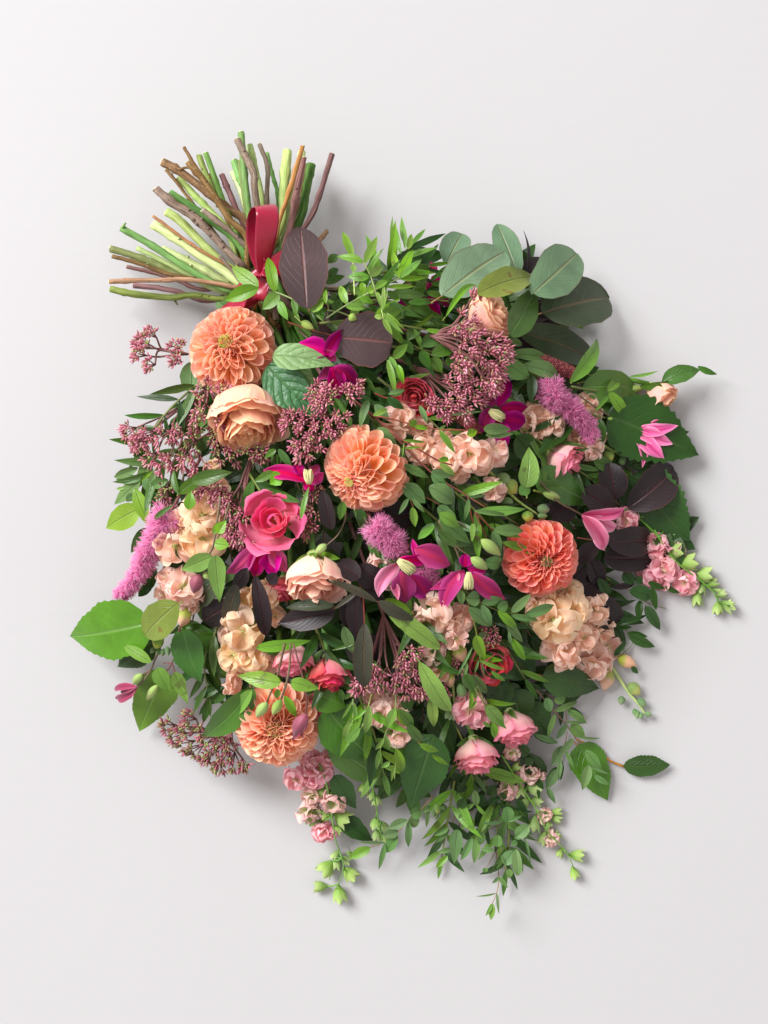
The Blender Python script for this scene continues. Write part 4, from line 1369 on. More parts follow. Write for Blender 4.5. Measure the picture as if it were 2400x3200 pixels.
sprigs('laurel_sprig', 'lit half of a folded leaf, yellow-green with rusty nicks, above the peach rose', 'D', [(420, 700), (500, 650)], [(480, 650, 978, 512, 230, dict(shape='ov', bend=0.10, fold=0.25, roll=-0.25, serr=0.05, wave=0.05))], 'leaf_olive', lev=1.55, low=0.02, w0=14, smat='stem_olive')  # upper half of one folded leaf, the light put into its colour
sprigs('laurel_sprig', 'shaded half of the folded leaf, point up right of the peach rose', 'D', [(700, 1010), (740, 960)], [(735, 975, 948, 590, 240, dict(shape='ov', bend=0.05, fold=0.15, roll=0.35, wave=0.04))], 'leaf_mid', lev=1.5, low=0.012, w0=14, smat='stem_olive')  # lower half of the same leaf, its shade put into a darker green
sprigs('laurel_sprig', 'narrow light green leaf curling over the peach rose', 'D', [(210, 860), (230, 830)], [(230, 835, 480, 592, 52, dict(shape='lan', bend=0.2, curve=-0.14))], 'leaf_bright', lev=1.75, w0=10, smat='stem_olive')
sprigs('laurel_sprig', 'dark glossy leaf behind the pink petals at the top edge', 'C', [(880, 360), (940, 340)], [(900, 400, 1385, 300, 190, dict(shape='el', serr=0.08, wave=0.06))], 'leaf_dark', lev=0.7, smat='stem_olive')
sprigs('laurel_sprig', 'pale leaf seen from behind under the bright sprig at the top', 'C', [(640, 470), (690, 450)], [(680, 470, 905, 470, 220, dict(shape='ov'))], 'leaf_round', lev=0.8, smat='stem_olive')
sprigs('purple_smoke_bush_sprig', 'large upright dusky purple leaf beside the ribbon', 'A', [(1440, 1330), (1400, 1270), (1368, 1190), (1355, 1150)], [(1366, 1215, 1325, 686, 315, dict(shape='obl', bend=0.03, fold=0.05, roll=0.12))], 'purple_leaf', lev=1.0, low=0.052, w0=13, w1=9, smat='stalk_red')
sprigs('purple_smoke_bush_sprig', 'large dusky purple leaf lying on its side beside magenta petals', 'C', [(0, 905, .95), (120, 945, 1.0), (230, 980, 1.05), (430, 1030, 1.1)], [(400, 1035, 905, 1080, 475, dict(shape='rnd', bend=0.05, fold=0.05, roll=-0.05, serr=0.015))], 'purple_leaf', lev=1.12, low=0.01, w0=15, w1=10, smat='stalk_red')
sprigs('purple_smoke_bush_sprig', 'dark purple leaf behind the bigger purple one lying on its side', 'C', [(240, 915), (320, 905), (540, 900)], [(310, 900, 830, 740, 270, dict(shape='rnd')), (200, 1010, 390, 1060, 230, dict(shape='rnd'))], 'purple_leaf', lev=0.9, w0=10, smat='stalk_red')
sprigs('clematis_leaf_sprig', 'pale quilted leaf folded over the magenta petals', 'B', [(1655, 575), (1750, 640)], [(1190, 500, 1660, 575, 215, dict(shape='ov', bend=0.10, fold=0.1, roll=-0.3, wave=0.04)), (1330, 545, 1505, 722, 170, dict(shape='ov', bend=0.1, fold=0.1, roll=0.2, l0=1.05))], 'leaf_quilted_pale', lev=1.18, low=0.012, smat='stem_olive')
sprigs('clematis_leaf_sprig', 'dark quilted pointed leaf between the top dahlia and the sedum', 'B', [(1150, 560), (1190, 610)], [(1150, 575, 1560, 990, 300, dict(shape='ov', bend=0.10, fold=0.12, roll=0.1, wave=0.03))], 'leaf_quilted', lev=1.02, low=0.010, smat='stem_olive')
sprigs('laurel_sprig', 'grey-green leaf peeping out left of the top dahlia', 'B', [(600, 620), (590, 650)], [(600, 540, 590, 775, 160, dict(shape='rnd')), (780, 90, 880, 160, 100, dict(shape='ov'))], 'leaf_grey', lev=0.5, smat='stem_olive')

# bright jasmine-like sprigs at the top
BS = 'jasmine_sprig'
sprigs(BS, 'bright green sprig with paired leaves lying over the ribbon knot', 'A', [(1050, 1072), (1180, 1110), (1300, 1165), (1400, 1230), (1480, 1300)],
       [(1055, 1070, 872, 937, 98), (1055, 1078, 832, 1160, 100), (1160, 1105, 1113, 868, 80), (1185, 1118, 1078, 1218, 92), (1268, 1140, 1248, 935, 46), (1275, 1145, 1302, 1252, 42), (1185, 1165, 1243, 1287, 58), (1385, 1215, 1470, 1045, 85), (1400, 1235, 1475, 1150, 70), (1490, 1180, 1480, 1065, 30)],
       'leaf_bright', lev=1.0, low=0.047, smat='stem_lime', w0=12, w1=9, shape='el')
sprigs(BS, 'bright green sprig standing clear above the top edge, left one', 'C', [(655, 385), (715, 510), (750, 620), (775, 700)],
       [(655, 388, 424, 335, 76), (662, 392, 772, 160, 78), (705, 505, 822, 420, 72), (700, 515, 512, 512, 84), (752, 612, 862, 540, 66), (745, 620, 690, 650, 70), (565, 345, 468, 118, 72), (575, 470, 555, 400, 50), (640, 560, 650, 660, 60)],
       'leaf_bright', lev=1.35, low=0.02, smat='stem_lime', w0=13, w1=11, stalks=[[(575, 670), (560, 340)]])
sprigs(BS, 'bright green sprig reaching right from the clematis bud at the top', 'C', [(330, 870), (480, 770), (700, 650), (850, 580), (1000, 505)],
       [(965, 522, 1085, 252, 84), (968, 525, 1158, 362, 60), (965, 530, 1205, 518, 48), (958, 515, 898, 268, 70), (850, 600, 1105, 592, 44), (1035, 275, 1066, 142, 56), (1012, 275, 984, 108, 34), (510, 745, 445, 580, 76), (500, 770, 685, 775, 70), (620, 690, 740, 740, 66)],
       'leaf_bright', lev=1.3, low=0.016, smat='stem_lime', w0=15, w1=11)
sprigs(BS, 'mid green sprig with willow leaves under the bright one, left of sage leaves', 'C', [(700, 760), (900, 660), (1060, 600), (1200, 560)],
       [(890, 650, 1195, 672, 92), (1040, 735, 1260, 742, 62), (1195, 640, 1382, 695, 60), (880, 740, 995, 858, 110), (862, 632, 960, 720, 62), (1235, 548, 1398, 396, 42), (1238, 570, 1458, 580, 64), (1080, 450, 1240, 440, 100), (1110, 620, 1225, 440, 80), (800, 850, 990, 790, 110), (760, 640, 700, 560, 70)],
       'leaf_mid', lev=1.1, low=0.012, smat='stem_olive', w0=13)
sprigs(BS, 'lime green forked shoot hanging over the sideways purple leaf', 'C', [(790, 660), (810, 800), (825, 880)],
       [(812, 805, 830, 565, 36), (770, 640, 812, 800, 36), (815, 820, 998, 1005, 44), (820, 870, 902, 1015, 50), (815, 870, 745, 848, 46), (850, 820, 1010, 965, 34), (815, 800, 860, 600, 30)],
       'leaf_lime', lev=1.45, low=0.012, smat='stem_lime', w0=10)
sprigs(BS, 'bright green shoot with pointed leaves right of the sideways purple leaf', 'C', [(830, 1210), (950, 1320), (1000, 1420)],
       [(905, 1215, 1035, 1090, 90), (880, 1200, 955, 1390, 70), (945, 1270, 1000, 1440, 60), (860, 1230, 930, 1540, 60), (840, 1210, 760, 1160, 60)], 'leaf_bright', lev=1.1, smat='stem_lime', w0=10)
sprigs(BS, 'small green leaves left of the bright top sprig, behind the purple leaf', 'C', [(330, 700), (350, 780), (340, 860)],
       [(345, 395, 435, 318, 80), (340, 500, 440, 440, 70), (190, 790, 300, 570, 95), (330, 690, 330, 590, 36), (300, 560, 495, 500, 90), (395, 800, 470, 690, 90), (200, 850, 300, 720, 100), (380, 720, 420, 640, 60), (60, 690, 90, 840, 50), (20, 690, 10, 420, 60), (190, 810, 270, 995, 40)], 'leaf_mid', lev=1.05, low=0.016, smat='stem_olive')
sprigs('clematis_bud_sprig', 'two green clematis buds above the magenta petals near the top', 'C', [(340, 800), (440, 815), (530, 850)], [(100, 880, 40, 800, 30)], 'leaf_bright', lev=1.2, low=0.012, smat='stem_lime', w0=12, w1=12,
       buds=[(525, 850, 595, 880, 68), (115, 900, 225, 965, 66)], stalks=[[(60, 850), (115, 905)]])
sprigs(BS, 'dark willow-leaved branch running down the middle of the top', 'C', [(900, 1010), (1080, 1100), (1280, 1210), (1450, 1320), (1600, 1400)],
       [(1035, 1060, 1155, 895, 110), (1150, 1110, 1365, 960, 130), (1240, 1180, 1470, 1110, 120), (1150, 1150, 1230, 1310, 95), (1240, 1210, 1330, 1340, 110), (1360, 1250, 1480, 1230, 90), (1000, 1060, 1080, 1180, 90), (620, 1420, 640, 1560, 70), (740, 1480, 860, 1520, 60), (680, 1380, 770, 1555, 40), (900, 1540, 1010, 1490, 50)], 'leaf_mid', lev=0.95, smat='stem_olive', w0=16)

# right-hand edge
sprigs('laurel_sprig', 'big serrated dark leaf under the upper pink bell flower', 'E', [(640, 560), (760, 610)], [(700, 560, 1380, 860, 500, dict(shape='ov', serr=0.16, bend=0.05, fold=0.06, roll=-0.1))], 'leaf_dark', lev=0.7, low=0.016, smat='stem_olive', w0=16)
sprigs('laurel_sprig', 'big serrated dark leaf at the right edge below the grey-purple leaves', 'E', [(850, 1000), (900, 1060)], [(880, 1010, 1320, 1500, 470, dict(shape='ov', serr=0.15, bend=0.05, fold=0.06))], 'leaf_dark', lev=0.7, low=0.010, smat='stem_olive', w0=16)
sprigs('laurel_sprig', 'broad dark leaf crossed by a thin twig near the right edge', 'E', [(480, 330), (560, 310)], [(520, 350, 945, 345, 260, dict(shape='el', bend=0.05, roll=0.1)), (560, 430, 1010, 470, 260, dict(shape='el', l0=0.6))], 'leaf_glossy', lev=0.85, low=0.010, smat='stem_olive', stalks=[[(540, 255), (700, 300), (950, 355)]])
sprigs('laurel_sprig', 'curled leaf with a scorched tip reaching furthest right', 'E', [(900, 350), (960, 345)], [(945, 348, 1200, 322, 70, dict(shape='obl', bend=0.10, roll=0.5)), (1110, 325, 1395, 225, 150, dict(shape='el', bend=0.12, roll=-0.35, wave=0.08)), (1375, 200, 1522, 262, 52, dict(shape='lan', roll=0.6, bend=0.1))], 'leaf_mid', lev=1.4, low=0.022, smat='stem_olive', w0=12)
sprigs('clematis_bud_sprig', 'tall bright leaf pointing up at the right beside the pink plume', 'E', [(440, 330), (430, 300)], [(425, 320, 620, -5, 120, dict(shape='el', roll=0.4, fold=0.3)), (870, 275, 1085, 235, 26, dict(shape='lan', curve=0.05))], 'leaf_bright', lev=1.45, low=0.02, smat='stem_olive')
sprigs('clematis_bud_sprig', 'clematis shoot with a green bud above the upper pink bell flower', 'E', [(440, 350), (560, 372), (690, 388), (855, 384)],
       [(705, 385, 795, 293, 72), (718, 388, 848, 596, 92), (715, 420, 608, 545, 34)], 'leaf_bright', lev=1.2, low=0.018, smat='stem_olive', w0=18, w1=16, buds=[(845, 378, 990, 355, 62)])
sprigs('clematis_bud_sprig', 'small green clematis bud beside the stalk of the upper pink bell', 'E', [(570, 550), (640, 570), (720, 588)], [(648, 590, 672, 782, 78)], 'leaf_mid', lev=1.1, low=0.014, smat='stem_olive', w0=16, w1=14, buds=[(712, 588, 852, 612, 56)])
sprigs('clematis_bud_sprig', 'green clematis bud beside the stalk of the lower pink bell', 'E', [(160, 1120), (240, 1140)], [(190, 1090, 378, 1082, 80)], 'leaf_mid', lev=1.1, low=0.010, smat='stem_olive', w0=18, w1=14, buds=[(232, 1140, 358, 1176, 58)])
sprigs('laurel_sprig', 'bright pointed leaf standing up in the middle right, veins showing', 'E', [(110, 1180), (108, 1090)], [(105, 1100, 128, 795, 165, dict(shape='ov', roll=0.2, fold=0.2)), (60, 1150, 130, 1080, 90, dict(mat='leaf_mid'))], 'leaf_bright', lev=1.12, low=0.012, smat='stem_olive')
sprigs('laurel_sprig', 'dark serrated leaf between the blush rose and the grey-purple leaves', 'E', [(120, 960), (190, 1000)], [(170, 990, 598, 1228, 260, dict(shape='ov', serr=0.08, bend=0.08))], 'leaf_glossy', lev=0.92, smat='stem_olive')
sprigs('laurel_sprig', 'dark twisted leaf hanging below the right-hand pink plume', 'E', [(440, 600), (420, 630)], [(435, 620, 190, 865, 150, dict(shape='ov', roll=0.5, fold=0.3)), (30, 720, 150, 860, 190, dict(shape='rnd', l0=0.85)), (600, 900, 760, 960, 120, dict(mat='leaf_mid'))], 'leaf_dark', lev=1.02, smat='stem_olive')
sprigs(BS, 'willow leaves pointing right below the big sedum head', 'D', [(640, 1160), (800, 1200), (960, 1310), (1110, 1430)],
       [(725, 1120, 1045, 1152, 95), (838, 1210, 1140, 1302, 135), (690, 1180, 890, 1308, 150), (735, 1015, 838, 1050, 62), (905, 1290, 900, 1515, 85, dict(mat='leaf_dark')), (1080, 1250, 1130, 1250, 14)], 'leaf_grey', lev=1.1, low=0.012, smat='stem_olive', w0=14)
sprigs('purple_smoke_bush_sprig', 'fan of grey-purple rounded leaves at the right by the lower pink bell', 'E', [(560, 1420, .9), (700, 1340, 0.95), (850, 1262, 1.0)],
       [(765, 1190, 715, 918, 215, dict(shape='rnd', l0=1.0)), (858, 1252, 1205, 955, 285, dict(shape='rnd', l0=1.4, roll=0.1)), (745, 1275, 535, 1120, 210, dict(shape='rnd', l0=1.1))], 'purple_leaf_dark', lev=1.1, low=0.014, smat='stalk_red', w0=8, w1=6)
sprigs('purple_smoke_bush_sprig', 'dark purple leaf right of the lower pink bell flower with those below', 'J', [(470, 300), (600, 320), (700, 328)],
       [(680, 330, 1008, 325, 230, dict(shape='rnd', l0=1.2)), (660, 440, 1000, 460, 210, dict(shape='rnd', l0=0.8, mat='purple_leaf_dark')), (610, 350, 470, 470, 130, dict(shape='rnd', l0=0.8)), (470, 60, 270, 130, 190, dict(shape='rnd', l0=0.75))], 'purple_leaf_dark', lev=1.1, low=0.010, smat='stalk_red', w0=10, w1=8)
sprigs('purple_smoke_bush_sprig', 'nearly black leaves right of and under the coral dahlia', 'J', [(560, 560), (640, 640), (760, 620)],
       [(390, 655, 525, 500, 130, dict(shape='rnd')), (540, 690, 745, 960, 230, dict(shape='rnd')), (720, 660, 885, 640, 46), (430, 700, 620, 600, 180, dict(shape='rnd')), (560, 450, 640, 640, 140, dict(shape='rnd'))], 'purple_leaf_dark', lev=0.62, low=0.010, smat='stalk_red', w0=10)
sprigs('eucalyptus_sprig', 'thin eucalyptus twig with dark leaves at the right edge', 'J', [(600, 570), (760, 625), (900, 720), (1000, 780), (1110, 810)],
       [(848, 680, 1002, 722, 110, dict(shape='rnd')), (922, 752, 908, 902, 60), (962, 788, 1068, 968, 84), (1005, 660, 1040, 825, 58), (980, 620, 1105, 670, 50), (1100, 650, 1210, 700, 40), (620, 590, 695, 752, 80), (800, 550, 880, 640, 90), (880, 590, 960, 620, 60)], 'leaf_dark', lev=0.55, low=0.014, smat='stem_olive', w0=9, w1=5)
sprigs('eucalyptus_sprig', 'dark eucalyptus leaves right of the big peach stock spike', 'J', [(720, 860), (830, 975), (870, 1060), (780, 1150)],
       [(828, 985, 978, 1012, 50), (838, 1000, 1030, 1088, 82), (748, 850, 865, 872, 72), (745, 930, 975, 856, 48), (740, 940, 865, 945, 44), (735, 1150, 822, 1040, 50), (700, 830, 780, 812, 34), (690, 745, 725, 670, 46), (860, 1230, 910, 1280, 40)], 'leaf_dark', lev=0.5, low=0.012, smat='stem_olive', w0=8, w1=4)

# bottom right
sprigs('laurel_sprig', 'serrated dark leaf under the tip of the big peach stock', 'O', [(330, 295), (405, 312)], [(400, 310, 908, 420, 300, dict(shape='ov', serr=0.08, bend=0.05, fold=0.05))], 'leaf_dark', lev=0.75, low=0.014, smat='stem_rust', w0=22, w1=14)
sprigs('laurel_sprig', 'single serrated leaf lying apart at the lower right edge', 'O', [(690, 850), (850, 945), (980, 1040), (1110, 1095)], [(1100, 1085, 1508, 1080, 205, dict(shape='el', serr=0.10, bend=0.03, fold=0.05)), ], 'leaf_dark', lev=0.5, low=0.008, smat='stem_rust', w0=12, w1=22)
sprigs('laurel_sprig', 'broad serrated leaf under the eucalyptus twig at the lower right', 'O', [(670, 880), (740, 930)], [(715, 900, 965, 1390, 340, dict(shape='ov', serr=0.08, bend=0.03, fold=0.05))], 'leaf_glossy', lev=0.5, low=0.006, smat='stem_rust', w0=16)
sprigs('eucalyptus_sprig', 'long eucalyptus twig crossing the broad leaf at the lower right', 'O', [(340, 420), (480, 590), (600, 725), (740, 930), (800, 1080), (850, 1255)],
       [(505, 612, 712, 528, 56), (610, 602, 788, 722, 72), (500, 520, 605, 510, 84, dict(shape='rnd')), (612, 728, 523, 858, 60), (600, 708, 792, 716, 30), (645, 735, 770, 838, 110), (685, 830, 910, 850, 26), (668, 850, 515, 1020, 62), (570, 915, 480, 1092, 92), (555, 1030, 540, 1218, 50), (600, 955, 672, 1112, 36), (515, 1118, 430, 1292, 88), (770, 950, 915, 1122, 84), (800, 1082, 982, 1165, 26), (845, 1170, 982, 1252, 52), (800, 1080, 748, 1302, 92), (430, 500, 470, 620, 90), (510, 640, 440, 860, 50), (330, 820, 545, 895, 50), (830, 1170, 720, 1165, 12), (450, 1270, 515, 1420, 40)],
       'leaf_grey', lev=0.72, low=0.022, smat='stem_tan', w0=17, w1=9, stalks=[[(620, 790), (560, 1030), (500, 1130)], [(600, 600), (612, 700)]])
sprigs('laurel_sprig', 'large dark serrated leaf hanging between the pair of pink roses and the glossy leaves', 'N', [(290, 640), (270, 710)], [(290, 540, 85, 1175, 420, dict(shape='ov', serr=0.07, bend=0.04, fold=0.06, roll=0.1))], 'leaf_dark', lev=0.95, low=0.020, smat='stem_olive', w0=14)
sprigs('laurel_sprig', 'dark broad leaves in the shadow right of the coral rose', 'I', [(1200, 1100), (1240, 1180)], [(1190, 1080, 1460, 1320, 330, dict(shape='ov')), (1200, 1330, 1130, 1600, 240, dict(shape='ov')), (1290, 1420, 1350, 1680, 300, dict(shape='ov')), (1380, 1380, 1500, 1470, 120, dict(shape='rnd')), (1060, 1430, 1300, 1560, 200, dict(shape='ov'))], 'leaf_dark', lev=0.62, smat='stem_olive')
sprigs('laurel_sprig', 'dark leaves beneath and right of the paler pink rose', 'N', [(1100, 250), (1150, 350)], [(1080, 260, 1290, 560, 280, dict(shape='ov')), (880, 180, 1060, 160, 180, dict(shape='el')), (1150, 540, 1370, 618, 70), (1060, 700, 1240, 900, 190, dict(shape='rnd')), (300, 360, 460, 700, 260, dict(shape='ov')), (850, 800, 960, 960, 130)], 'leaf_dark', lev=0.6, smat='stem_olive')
sprigs('laurel_sprig', 'glossy leaf right of the bottom dahlia, upper one', 'L', [(880, 640), (960, 760)], [(930, 720, 1370, 1215, 420, dict(shape='ov', serr=0.06, bend=0.12, fold=0.1, wave=0.03)), (850, 610, 1110, 720, 260, dict(shape='ov', l0=0.9))], 'leaf_glossy', lev=0.82, low=0.012, smat='stem_olive')
sprigs('laurel_sprig', 'glossy leaf right of the bottom dahlia with a notched lower edge', 'L', [(940, 1010), (960, 1060)], [(950, 1010, 1495, 1395, 300, dict(shape='el', serr=0.07, bend=0.06, fold=0.05, roll=0.15))], 'leaf_glossy', lev=0.7, low=0.008, smat='stem_olive')
sprigs('laurel_sprig', 'dark pointed leaf beside the bottom larkspur, upper of the pair', 'M', [(370, 170), (400, 210)], [(400, 200, 592, 495, 190, dict(shape='ov', serr=0.05)), ], 'leaf_dark', lev=0.6, low=0.006, smat='stem_olive')
sprigs('laurel_sprig', 'dark pointed leaf beside the bottom larkspur, lower of the pair', 'M', [(430, 560), (480, 580)], [(460, 560, 735, 772, 180, dict(shape='ov', serr=0.05))], 'leaf_dark', lev=0.4, low=0.006, smat='stem_olive')

# left-hand edge
sprigs('laurel_sprig', 'big serrated bright leaf reaching furthest left', 'K', [(680, 330), (580, 380)], [(640, 345, 33, 452, 450, dict(shape='ov', serr=0.08, bend=0.09, fold=0.05, roll=-0.12, wave=0.02))], 'leaf_glossy_bright', lev=0.9, low=0.022, smat='stem_olive', w0=14)
sprigs('laurel_sprig', 'dark leaf tucked under the big leaf at the left', 'K', [(760, 430), (700, 450)], [(730, 440, 395, 672, 260, dict(shape='ov', serr=0.05))], 'leaf_dark', lev=0.6, low=0.008, smat='stem_olive')
sprigs('laurel_sprig', 'olive leaf overlapping the big leaf at the left', 'K', [(880, 190), (830, 220)], [(845, 200, 595, 440, 270, dict(shape='obl', bend=0.05, fold=0.1, roll=0.2))], 'leaf_olive', lev=1.3, low=0.024, smat='stem_olive')
sprigs('laurel_sprig', 'dark glossy serrated leaf right of the left stock stem tip', 'K', [(850, 380), (890, 400)], [(880, 390, 1010, 805, 250, dict(shape='ov', serr=0.08, bend=0.08)), (900, 380, 1180, 560, 170, dict(shape='el', mat='leaf_mid', l0=0.6)), (1040, 520, 1100, 700, 170, dict(mat='leaf_dark', l0=0.5)), (1020, 420, 1180, 330, 150, dict(mat='leaf_dark', l0=0.5))], 'leaf_glossy', lev=0.9, low=0.014, smat='stem_olive')
sprigs('laurel_sprig', 'broad leaf pointing straight down at the lower left', 'K', [(760, 690), (740, 740)], [(745, 700, 553, 1155, 320, dict(shape='ov', serr=0.04, bend=0.05, fold=0.06, roll=-0.1))], 'leaf_glossy_bright', lev=0.6, low=0.008, smat='stem_olive')
sprigs('laurel_sprig', 'curled dark glossy leaf left of the bottom dahlia', 'K', [(1440, 790), (1390, 840)], [(1400, 830, 1008, 1205, 230, dict(shape='ov', bend=0.12, fold=0.3, roll=-0.35, wave=0.04)), (1390, 840, 1230, 1070, 100, dict(mat='leaf_bright', l0=1.05))], 'leaf_glossy', lev=0.95, low=0.018, smat='stem_olive')
sprigs('laurel_sprig', 'small green leaves between the lower left sedum and the stock', 'K', [(1210, 770), (1130, 850), (1040, 930)], [(1200, 800, 950, 925, 60), (1130, 820, 1020, 860, 60), (1200, 830, 1080, 950, 90), (1110, 880, 1000, 1030, 50), (1080, 900, 1030, 1090, 60), (1120, 840, 1050, 710, 44), (1210, 750, 1080, 700, 40), (1200, 720, 1300, 640, 80, dict(mat='leaf_dark'))], 'leaf_mid', lev=0.6, low=0.012, smat='stalk_red', w0=10)
sprigs('clematis_bud_sprig', 'clematis shoot with bright leaves below the left stock spike', 'K', [(860, 370), (835, 560), (790, 660), (735, 745)],
       [(690, 680, 785, 866, 125, dict(shape='ov')), (818, 715, 917, 950, 100, dict(shape='ov')), (648, 640, 442, 512, 88)], 'leaf_bright', lev=1.1, low=0.022, smat='stalk_mauve', w0=16, w1=10,
       stalks=[[(690, 590), (640, 690), (575, 740)], [(800, 650), (825, 720)], [(790, 660), (700, 800)], [(800, 645), (735, 645)]], buds=[(578, 728, 510, 802, 66), (692, 810, 612, 918, 60)])
sprigs('clematis_bud_sprig', 'two bright clematis leaves below the left peach stock blossoms', 'H', [(1352, 480), (1330, 640), (1295, 880), (1260, 970)],
       [(1285, 990, 1008, 1112, 158, dict(shape='ov')), (1310, 985, 1345, 1392, 160, dict(shape='ov')), (1300, 880, 1430, 900, 110), (1330, 790, 1400, 680, 100, dict(shape='ov')), (1290, 800, 1340, 690, 60)], 'leaf_bright', lev=1.25, low=0.016, smat='stalk_dusk', w0=20, w1=16,
       stalks=[[(1430, 520), (1380, 700), (1310, 880)]], buds=[(1215, 1130, 1260, 1190, 60), (1170, 1148, 1118, 1308, 110, 'bud_dusky')])
sprigs('laurel_sprig', 'wavy folded leaf across the left sedum above the peach stock', 'H', [(980, 470), (990, 440)], [(985, 445, 1200, 300, 110, dict(shape='obl', roll=0.3)), (1100, 345, 1460, 262, 130, dict(shape='el', wave=0.1, bend=0.1)), (990, 450, 945, 240, 70, dict(shape='el', roll=-0.5)), (1080, 590, 1100, 430, 100, dict(mat='leaf_bright')), (780, 670, 945, 545, 50, dict(mat='leaf_mid'))], 'leaf_mid', lev=1.18, low=0.014, smat='stem_olive')
sprigs('jasmine_sprig', 'bright pointed leaf standing off at the left edge', 'H', [(760, 520), (650, 580)], [(648, 582, 345, 752, 225, dict(shape='ov', bend=0.06, fold=0.12)), ], 'leaf_lime', lev=0.8, low=0.014, smat='stem_plum', w0=12, w1=16)
sprigs('jasmine_sprig', 'cluster of green leaves at the left edge below the sedum', 'H', [(800, 500), (720, 400), (660, 330)],
       [(610, 405, 745, 750, 120, dict(mat='leaf_bright')), (640, 225, 425, 312, 84), (668, 325, 438, 330, 80), (660, 330, 432, 545, 130), (755, 125, 640, 400, 120), (775, 235, 640, 370, 34, dict(mat='leaf_bright')), (700, 320, 740, 440, 80), (800, 240, 720, 420, 60), (900, 330, 740, 390, 90), (600, 450, 540, 520, 70), (520, 400, 450, 410, 30, dict(mat='leaf_lime')), (720, 440, 830, 490, 60), (640, 330, 560, 320, 70)], 'leaf_grey', lev=0.75, low=0.02, smat='stem_olive', w0=12)
sprigs('laurel_sprig', 'dark leaf under the long pink plume at the left', 'H', [(720, 740), (700, 780)], [(720, 750, 580, 960, 120, dict(shape='ov')), (860, 1060, 1030, 1100, 80, dict(mat='leaf_dark')), (760, 1220, 640, 1340, 90, dict(mat='leaf_dark')), (800, 1100, 700, 1320, 120, dict(mat='leaf_dark'))], 'leaf_mid', lev=0.7, smat='stem_olive')
sprigs('laurel_sprig', 'willow leaves behind the sedum left of the peach garden rose', 'B', [(640, 830), (560, 980), (500, 1200)], [(640, 860, 500, 1060, 80), (600, 820, 400, 920, 30), (580, 830, 520, 900, 80), (520, 960, 420, 1060, 80), (640, 900, 540, 1130, 90), (720, 960, 560, 1060, 70), (720, 1100, 640, 1210, 90), (600, 1050, 740, 1000, 90), (310, 1140, 120, 1160, 30), (240, 1180, 200, 1320, 120), (680, 1150, 560, 1100, 110)], 'leaf_mid', lev=0.75, smat='stem_olive')

# centre: purple leaves
sprigs('purple_smoke_bush_sprig', 'black-purple leaf in the shadow under the middle dahlia', 'G', [(1160, 830), (1240, 860)], [(1230, 850, 1640, 880, 280, dict(shape='rnd')), (1200, 1000, 1420, 1180, 200, dict(shape='rnd', l0=0.5))], 'purple_leaf_dark', lev=0.72, smat='stalk_red')
sprigs('purple_smoke_bush_sprig', 'single oval purple leaf right of the hot pink rose', 'G', [(850, 600), (858, 650)], [(850, 640, 930, 982, 140, dict(shape='obl'))], 'purple_leaf_dark', lev=1.02, smat='stalk_red', w0=10)
sprigs('purple_smoke_bush_sprig', 'curling purple leaves right of the cream rose', 'G', [(1130, 1700), (1180, 1550), (1165, 1400)],
       [(1175, 1400, 985, 1265, 185, dict(shape='rnd', roll=0.3)), (1160, 1290, 1345, 1440, 230, dict(shape='rnd', l0=1.02)), (1150, 1500, 1070, 1830, 230, dict(shape='obl', l0=0.95)), (1200, 1430, 1400, 1620, 110, dict(l0=0.98))], 'purple_leaf_dark', lev=1.1, smat='stalk_red', w0=12)
sprigs('purple_smoke_bush_sprig', 'long thin purple leaf lying across the cream rose', 'G', [(1450, 1660), (1320, 1600)], [(1320, 1605, 845, 1408, 78, dict(shape='lan', roll=0.5)), (1160, 1510, 940, 1680, 44, dict(mat='purple_olive_leaf')), (1340, 1600, 1659, 1780, 120, dict(shape='el', roll=0.3))], 'purple_olive_leaf', lev=1.18, smat='stalk_red', w0=12)
sprigs('purple_smoke_bush_sprig', 'grey veined underside of a leaf lying under the cream rose', 'G', [(1130, 1530), (1000, 1630), (930, 1670)], [(950, 1640, 525, 1655, 105, dict(shape='el', mat='leaf_round_dark', roll=0.3)), (960, 1690, 455, 1795, 240, dict(shape='el', mat='purple_leaf_dark', l0=1.08))], 'purple_leaf_dark', lev=1.15, smat='stalk_red', w0=11)
sprigs('purple_smoke_bush_sprig', 'purple leaves hanging left of the cream rose', 'K', [(1440, -20), (1420, 10)], [(1415, 0, 1498, 445, 135, dict(shape='obl')), (1275, 55, 1195, 335, 125, dict(shape='obl', mat='purple_olive_leaf')), (1250, 200, 1030, 330, 200, dict(shape='rnd', l0=0.85)), (1360, -60, 1265, 120, 110, dict(mat='purple_leaf_dark')), (1580, -10, 1510, 50, 100, dict(shape='rnd'))], 'purple_leaf_dark', lev=1.05, smat='stalk_red')
sprigs('laurel_sprig', 'dull green leaves left of the purple ones above the peach stock', 'K', [(1150, 60), (1120, 120)], [(1180, -60, 1000, 210, 180, dict(shape='rnd', mat='leaf_round_dark')), (1230, -80, 1200, 60, 120, dict(shape='ov', mat='leaf_grey')), (1150, 250, 1060, 600, 200, dict(mat='leaf_dark', l0=0.5))], 'leaf_grey', lev=0.85, smat='stem_olive')
sprigs('purple_smoke_bush_sprig', 'olive-purple leaf hanging over the middle sedum head', 'I', [(85, 640), (95, 780), (100, 900)], [(100, 890, 95, 1400, 165, dict(shape='obl')), (20, 640, 40, 1040, 150, dict(mat='purple_leaf_dark', l0=0.98)), (120, 960, 200, 1200, 140, dict(mat='purple_leaf_dark', l0=0.7))], 'purple_olive_leaf', lev=1.2, smat='stalk_red', w0=12, low=0.012)
